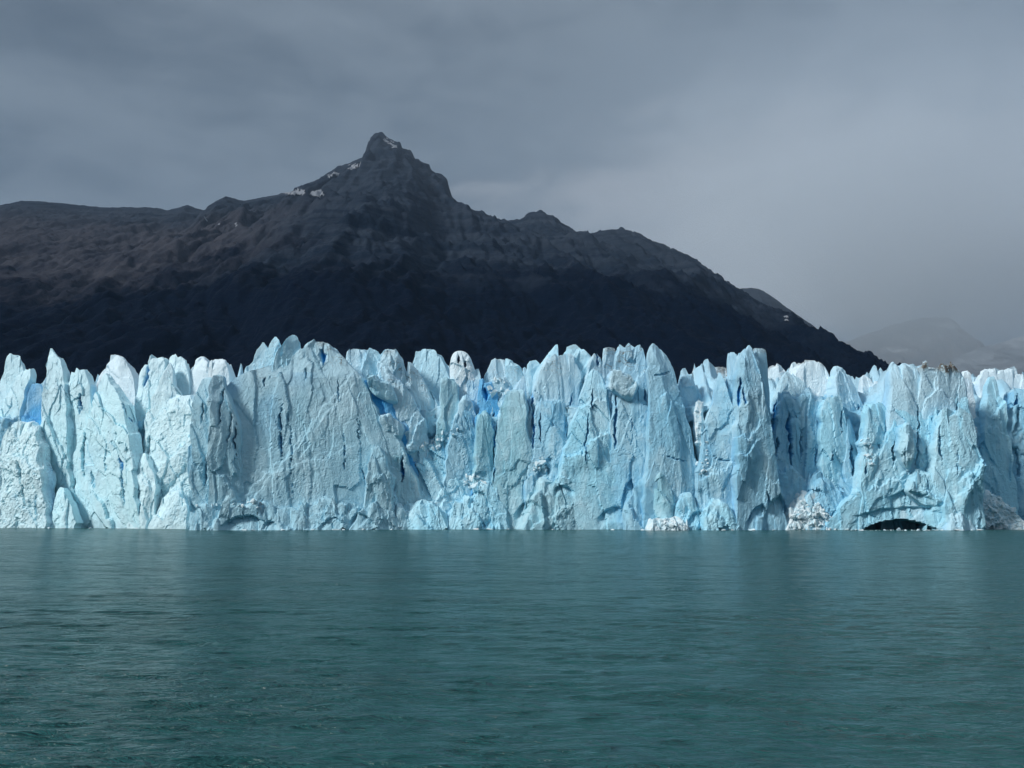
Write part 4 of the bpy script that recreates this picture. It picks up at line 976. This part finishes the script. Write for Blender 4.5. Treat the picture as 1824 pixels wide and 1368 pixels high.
def chunk(px, py, Y, size, parent=None, name='ice_chunk'):
    x, z = px_to_world(px, py, Y)
    o = link(name, CHUNKS[rng.randrange(9)])
    if parent:
        o.parent = parent; o.location = (x - parent.location.x, Y - parent.location.y, z - parent.location.z)
    else:
        o.location = (x, Y, z)
    o.rotation_euler = (rng.uniform(0, 6.28), rng.uniform(0, 6.28), rng.uniform(0, 6.28))
    s = size * rng.uniform(0.6, 1.25); o.scale = (s * rng.uniform(.8, 1.3), s, s * rng.uniform(.7, 1.1))
    return o


from mathutils.bvhtree import BVHTree
_BVH = {}


def surface_y(x, z, Y):
    """nearest ice surface met going back from the water at (x, z)"""
    best = None
    for o in [o for o in col.objects if o.type == 'MESH' and 'category' in o and str(o['category']).startswith('ice')]:
        bb = o.get('_b')
        if o.name not in _BVH:
            n = len(o.data.vertices); co = np.empty(n * 3, np.float32); o.data.vertices.foreach_get('co', co); co = co.reshape(-1, 3)
            _BVH[o.name] = [co.min(0), co.max(0), None]
        lo, hi, tree = _BVH[o.name]
        if not (lo[0] < x < hi[0] and lo[2] < z < hi[2]) or hi[1] < Y - 12 or lo[1] > Y + 25:
            continue
        if tree is None:
            tree = _BVH[o.name][2] = BVHTree.FromPolygons([v.co for v in o.data.vertices], [p.vertices for p in o.data.polygons])
        hit = tree.ray_cast(Vector((x, Y - 40, z)), Vector((0, 1, 0)))
        if hit[0] is not None and (best is None or hit[0].y < best):
            best = hit[0].y
    return best


def pile(label, outline, dy, n, size, lean=0.45, core=True, profile=None, afloat=False):
    """heap of crushed ice: lumpy core plus single chunks lying on it or on the ice behind"""
    ys = [p[0] for p in outline]
    pc = profile or sum(p[1] + p[2] for p in outline) / (2 * len(outline))
    Y = float(interp(FRONT, pc)) + dy
    e = bpy.data.objects.new('ice_rubble_heap', None); col.objects.link(e)
    bx, bz = px_to_world((outline[-1][1] + outline[-1][2]) / 2, outline[-1][0], Y); e.location = (float(bx), Y, max(0.0, float(bz)))
    tree = None
    if core:
        sb = None if outline[-1][0] > 930 else float(px_to_world(outline[-1][1], outline[-1][0], Y)[1])
        c = serac('heap_core', '', outline, dy, 2.2, 0, (0.74, 0.82, 0.85), 0.0, 9, rough=0.8, lump=0.9, lean=lean, bottom=sb, cracks=False, profile=pc, res=0.3)
        for kk in ('label', 'category', 'group', 'kind'):
            if kk in c: del c[kk]
        c.data.materials.clear(); c.data.materials.append(RUB)
        tree = BVHTree.FromPolygons([v.co for v in c.data.vertices], [p.vertices for p in c.data.polygons])
        c.parent = e; c.location = -Vector(e.location)
    tag(e, label, 'ice rubble', 'heaps of crushed ice', 'thing')
    o = np.array(outline, float)
    for i in range(n):
        py = ys[0] + (ys[-1] - ys[0]) * rng.random() ** 0.7
        l = np.interp(py, o[:, 0], o[:, 1]); r_ = np.interp(py, o[:, 0], o[:, 2])
        px = rng.uniform(l - 3, r_ + 3)
        x, z = px_to_world(px, py, Y); x, z = float(x), float(z)
        hit = tree.ray_cast(Vector((x, Y - 40, z)), Vector((0, 1, 0)))[0] if tree else None
        yy = hit.y if hit is not None else (Y + rng.uniform(-3, 4) if afloat else surface_y(x, z, Y))
        z = 0.1 if afloat else z
        if yy is None or abs(yy - Y) > 26:
            continue
        sz = size * (0.35 + 1.7 * rng.random() ** 3.2)
        ob = chunk(px, py, yy, sz, e)
        ob.location = (x - e.location.x, yy - 0.25 * sz - e.location.y, z - e.location.z)
    return e


pile('small white heap of crushed ice at the waterline below the shark-fin slab', [(924, 1190, 1200), (929, 1174, 1216), (936, 1166, 1222), (943, 1162, 1226)], -9, 60, 0.6)
pile('tall heap of crushed white ice at the waterline right of the tallest tower', [(872, 1440, 1448), (884, 1432, 1456), (905, 1420, 1474), (925, 1410, 1492), (943, 1402, 1504)], -8, 70, 0.75, 0.35)
pile('jagged white heap of fallen ice at the right edge of the front', [(872, 1766, 1774), (880, 1762, 1784), (895, 1758, 1800), (920, 1756, 1818), (943, 1752, 1836)], -10, 60, 0.8, 0.3)
pile('crest of white ice crumbs along the sloping mass left of centre', [(763, 800, 812), (772, 776, 808), (786, 752, 788), (798, 744, 770)], 0, 90, 0.55, core=False, profile=800)
pile('white ice chunks stuck on the sloping mass left of centre', [(842, 838, 846), (850, 828, 856), (862, 826, 860), (868, 838, 856)], 0, 60, 0.75, core=False)
pile('clump of white ice lumps on the blue-streaked panel', [(812, 958, 970), (822, 952, 976), (838, 954, 974)], 0, 60, 0.75, core=False)
pile('column of loose ice bits filling the chasm beside the spearhead pillar', [(712, 1244, 1258), (760, 1238, 1258), (800, 1243, 1256), (850, 1246, 1254)], 4, 90, 0.7, 0.02)
pile('white crumbs heaped in the saddle beside the slim pinnacle', [(668, 884, 900), (680, 874, 908), (700, 870, 910)], 3, 50, 0.6, core=False)
pile('loose ice bits caught in the slot left of the square pillar', [(778, 1528, 1540), (800, 1532, 1543), (830, 1535, 1546)], 2, 40, 0.55, core=False)
pile('low drift of white ice bits in front of the cave mouth', [(940, 1545, 1660), (943.5, 1510, 1690)], -9, 60, 0.45, core=False, profile=1600, afloat=True)
pile('scatter of white ice crumbs on the foot of the headland', [(890, 385, 440), (897, 360, 470), (905, 350, 480)], -3, 40, 0.45, core=False)

# single lumps of ice afloat along the foot of the front
spots = [(505, 941.5, .7), (600, 941.5, .8), (612, 942, .5), (850, 942, .8), (872, 942, .6), (905, 942.5, .5), (1030, 943, .5), (1285, 941, .8), (1300, 942, .5), (1420, 943, .6), (1505, 943.5, .7),
         (1700, 943, .8), (1722, 944, .6), (1738, 943, .7), (250, 944, .6), (120, 944.5, .6), (60, 944, .7), (310, 943, .5), (20, 944, .6), (700, 943, .5), (440, 943, .9), (455, 943, .5), (560, 943, .6), (650, 943, .7), (745, 943, 1.0), (785, 943, .6), (960, 943, .8), (985, 943, .5),
         (1090, 943, .7), (1140, 943, .6), (1340, 943, .9), (1375, 943, .6), (1460, 943, .9), (1775, 944, 1.0), (1800, 944, .7), (170, 944, .9), (215, 944, .5), (95, 944, .8)]
for i, (px, py, s) in enumerate(spots):
    d = pix_dir(px, py); Y = float(interp(FRONT, px)) - 6 - 2 * rng.random()
    x = (px - CX) / FPX * Y
    o = link('floating_ice_chunk', CHUNKS[rng.randrange(9)], None, (x, Y, 0.15))
    o.scale = (s * rng.uniform(1.2, 2.4), s, s * 0.6); o.rotation_euler = (0, 0, rng.uniform(0, 6.28))
    tag(o, 'small white ice chunk floating at the foot of the ice front', 'ice chunk', 'ice chunks floating along the foot of the glacier', 'thing')


# ------------------------------------------------------------------ air
def box_mesh(name, lo, hi, mat):
    bm = bmesh.new(); bmesh.ops.create_cube(bm, size=1.0)
    for v in bm.verts:
        v.co = Vector([lo[i] + (v.co[i] + 0.5) * (hi[i] - lo[i]) for i in range(3)])
    me = bpy.data.meshes.new(name); bm.to_mesh(me); bm.free(); me.materials.append(mat)
    return me


def build_haze():
    m, t = new_mat('thin_haze')
    v = t.n('ShaderNodeVolumePrincipled'); v.inputs['Color'].default_value = (0.36, 0.62, 0.98, 1); v.inputs['Density'].default_value = 1.3e-5
    v.inputs['Anisotropy'].default_value = 0.0
    t.l(v.outputs[0], t.n('ShaderNodeOutputMaterial').inputs['Volume'])
    tag(link('haze', box_mesh('haze', (-30000, -5000, -60), (30000, 32000, 4200), m)), None, None, None, 'stuff')


def build_low_cloud():
    m, t = new_mat('valley_cloud')
    pos = t.n('ShaderNodeNewGeometry').outputs['Position']
    x, y, z = t.sep(pos)[0:3]
    c, r = (2900.0, 7000.0, 1780.0), (2700.0, 2700.0, 1100.0)
    dp = t.n('ShaderNodeVectorMath', operation='SUBTRACT'); t.put(dp.inputs[0], pos); dp.inputs[1].default_value = c
    q = t.vmul(dp.outputs[0], tuple(1 / k for k in r))
    ln = t.n('ShaderNodeVectorMath', operation='LENGTH'); t.put(ln.inputs[0], q)
    nz = t.noise(t.vmul(pos, (1, 1, 1.6)), 0.0008, 5, 0.55, 0.6)
    f = t.math('SUBTRACT', t.math('ADD', 1.0, t.math('MULTIPLY', t.math('SUBTRACT', nz, 0.5), 1.5)), ln.outputs['Value'])
    d = t.math('MULTIPLY', t.ramp(f, 0.0, 0.75), 9.0e-4)
    v = t.n('ShaderNodeVolumePrincipled'); v.inputs['Color'].default_value = (0.90, 0.95, 1.0, 1); t.put(v.inputs['Density'], d)
    v.inputs['Anisotropy'].default_value = 0.0
    t.l(v.outputs[0], t.n('ShaderNodeOutputMaterial').inputs['Volume'])
    lo = tuple(c[i] - r[i] * 1.35 for i in range(3)); hi = tuple(c[i] + r[i] * 1.35 for i in range(3))
    tag(link('low_cloud', box_mesh('low_cloud', lo, hi, m)), 'pale low cloud hanging in the valley right of the mountain', None, None, 'stuff')


def build_veil():
    m, t = new_mat('thin_cloud')
    pos = t.n('ShaderNodeNewGeometry').outputs['Position']
    x, y, z = t.sep(pos)[0:3]
    nz = t.noise(t.vmul(pos, (1, 1, 1.8)), 0.0011, 4, 0.55, 0.5)
    zz = t.math('ADD', z, t.math('MULTIPLY', t.math('SUBTRACT', nz, 0.5), 500.0))
    d = t.math('MULTIPLY', t.math('MULTIPLY', t.ramp(zz, 380, 1250), t.ramp(z, 2150, 1500)), t.math('ADD', 6.5e-5, t.math('MULTIPLY', t.ramp(x, -100, 1300), 2.0e-4)))
    v = t.n('ShaderNodeVolumePrincipled'); v.inputs['Color'].default_value = (0.74, 0.87, 1.0, 1); t.put(v.inputs['Density'], d)
    t.l(v.outputs[0], t.n('ShaderNodeOutputMaterial').inputs['Volume'])
    tag(link('cloud_veil', box_mesh('cloud_veil', (-6000, 1700, 300), (6000, 4600, 2200), m)), 'thin veil of cloud round the upper mountain', None, None, 'stuff')


build_haze(); build_low_cloud(); build_veil()
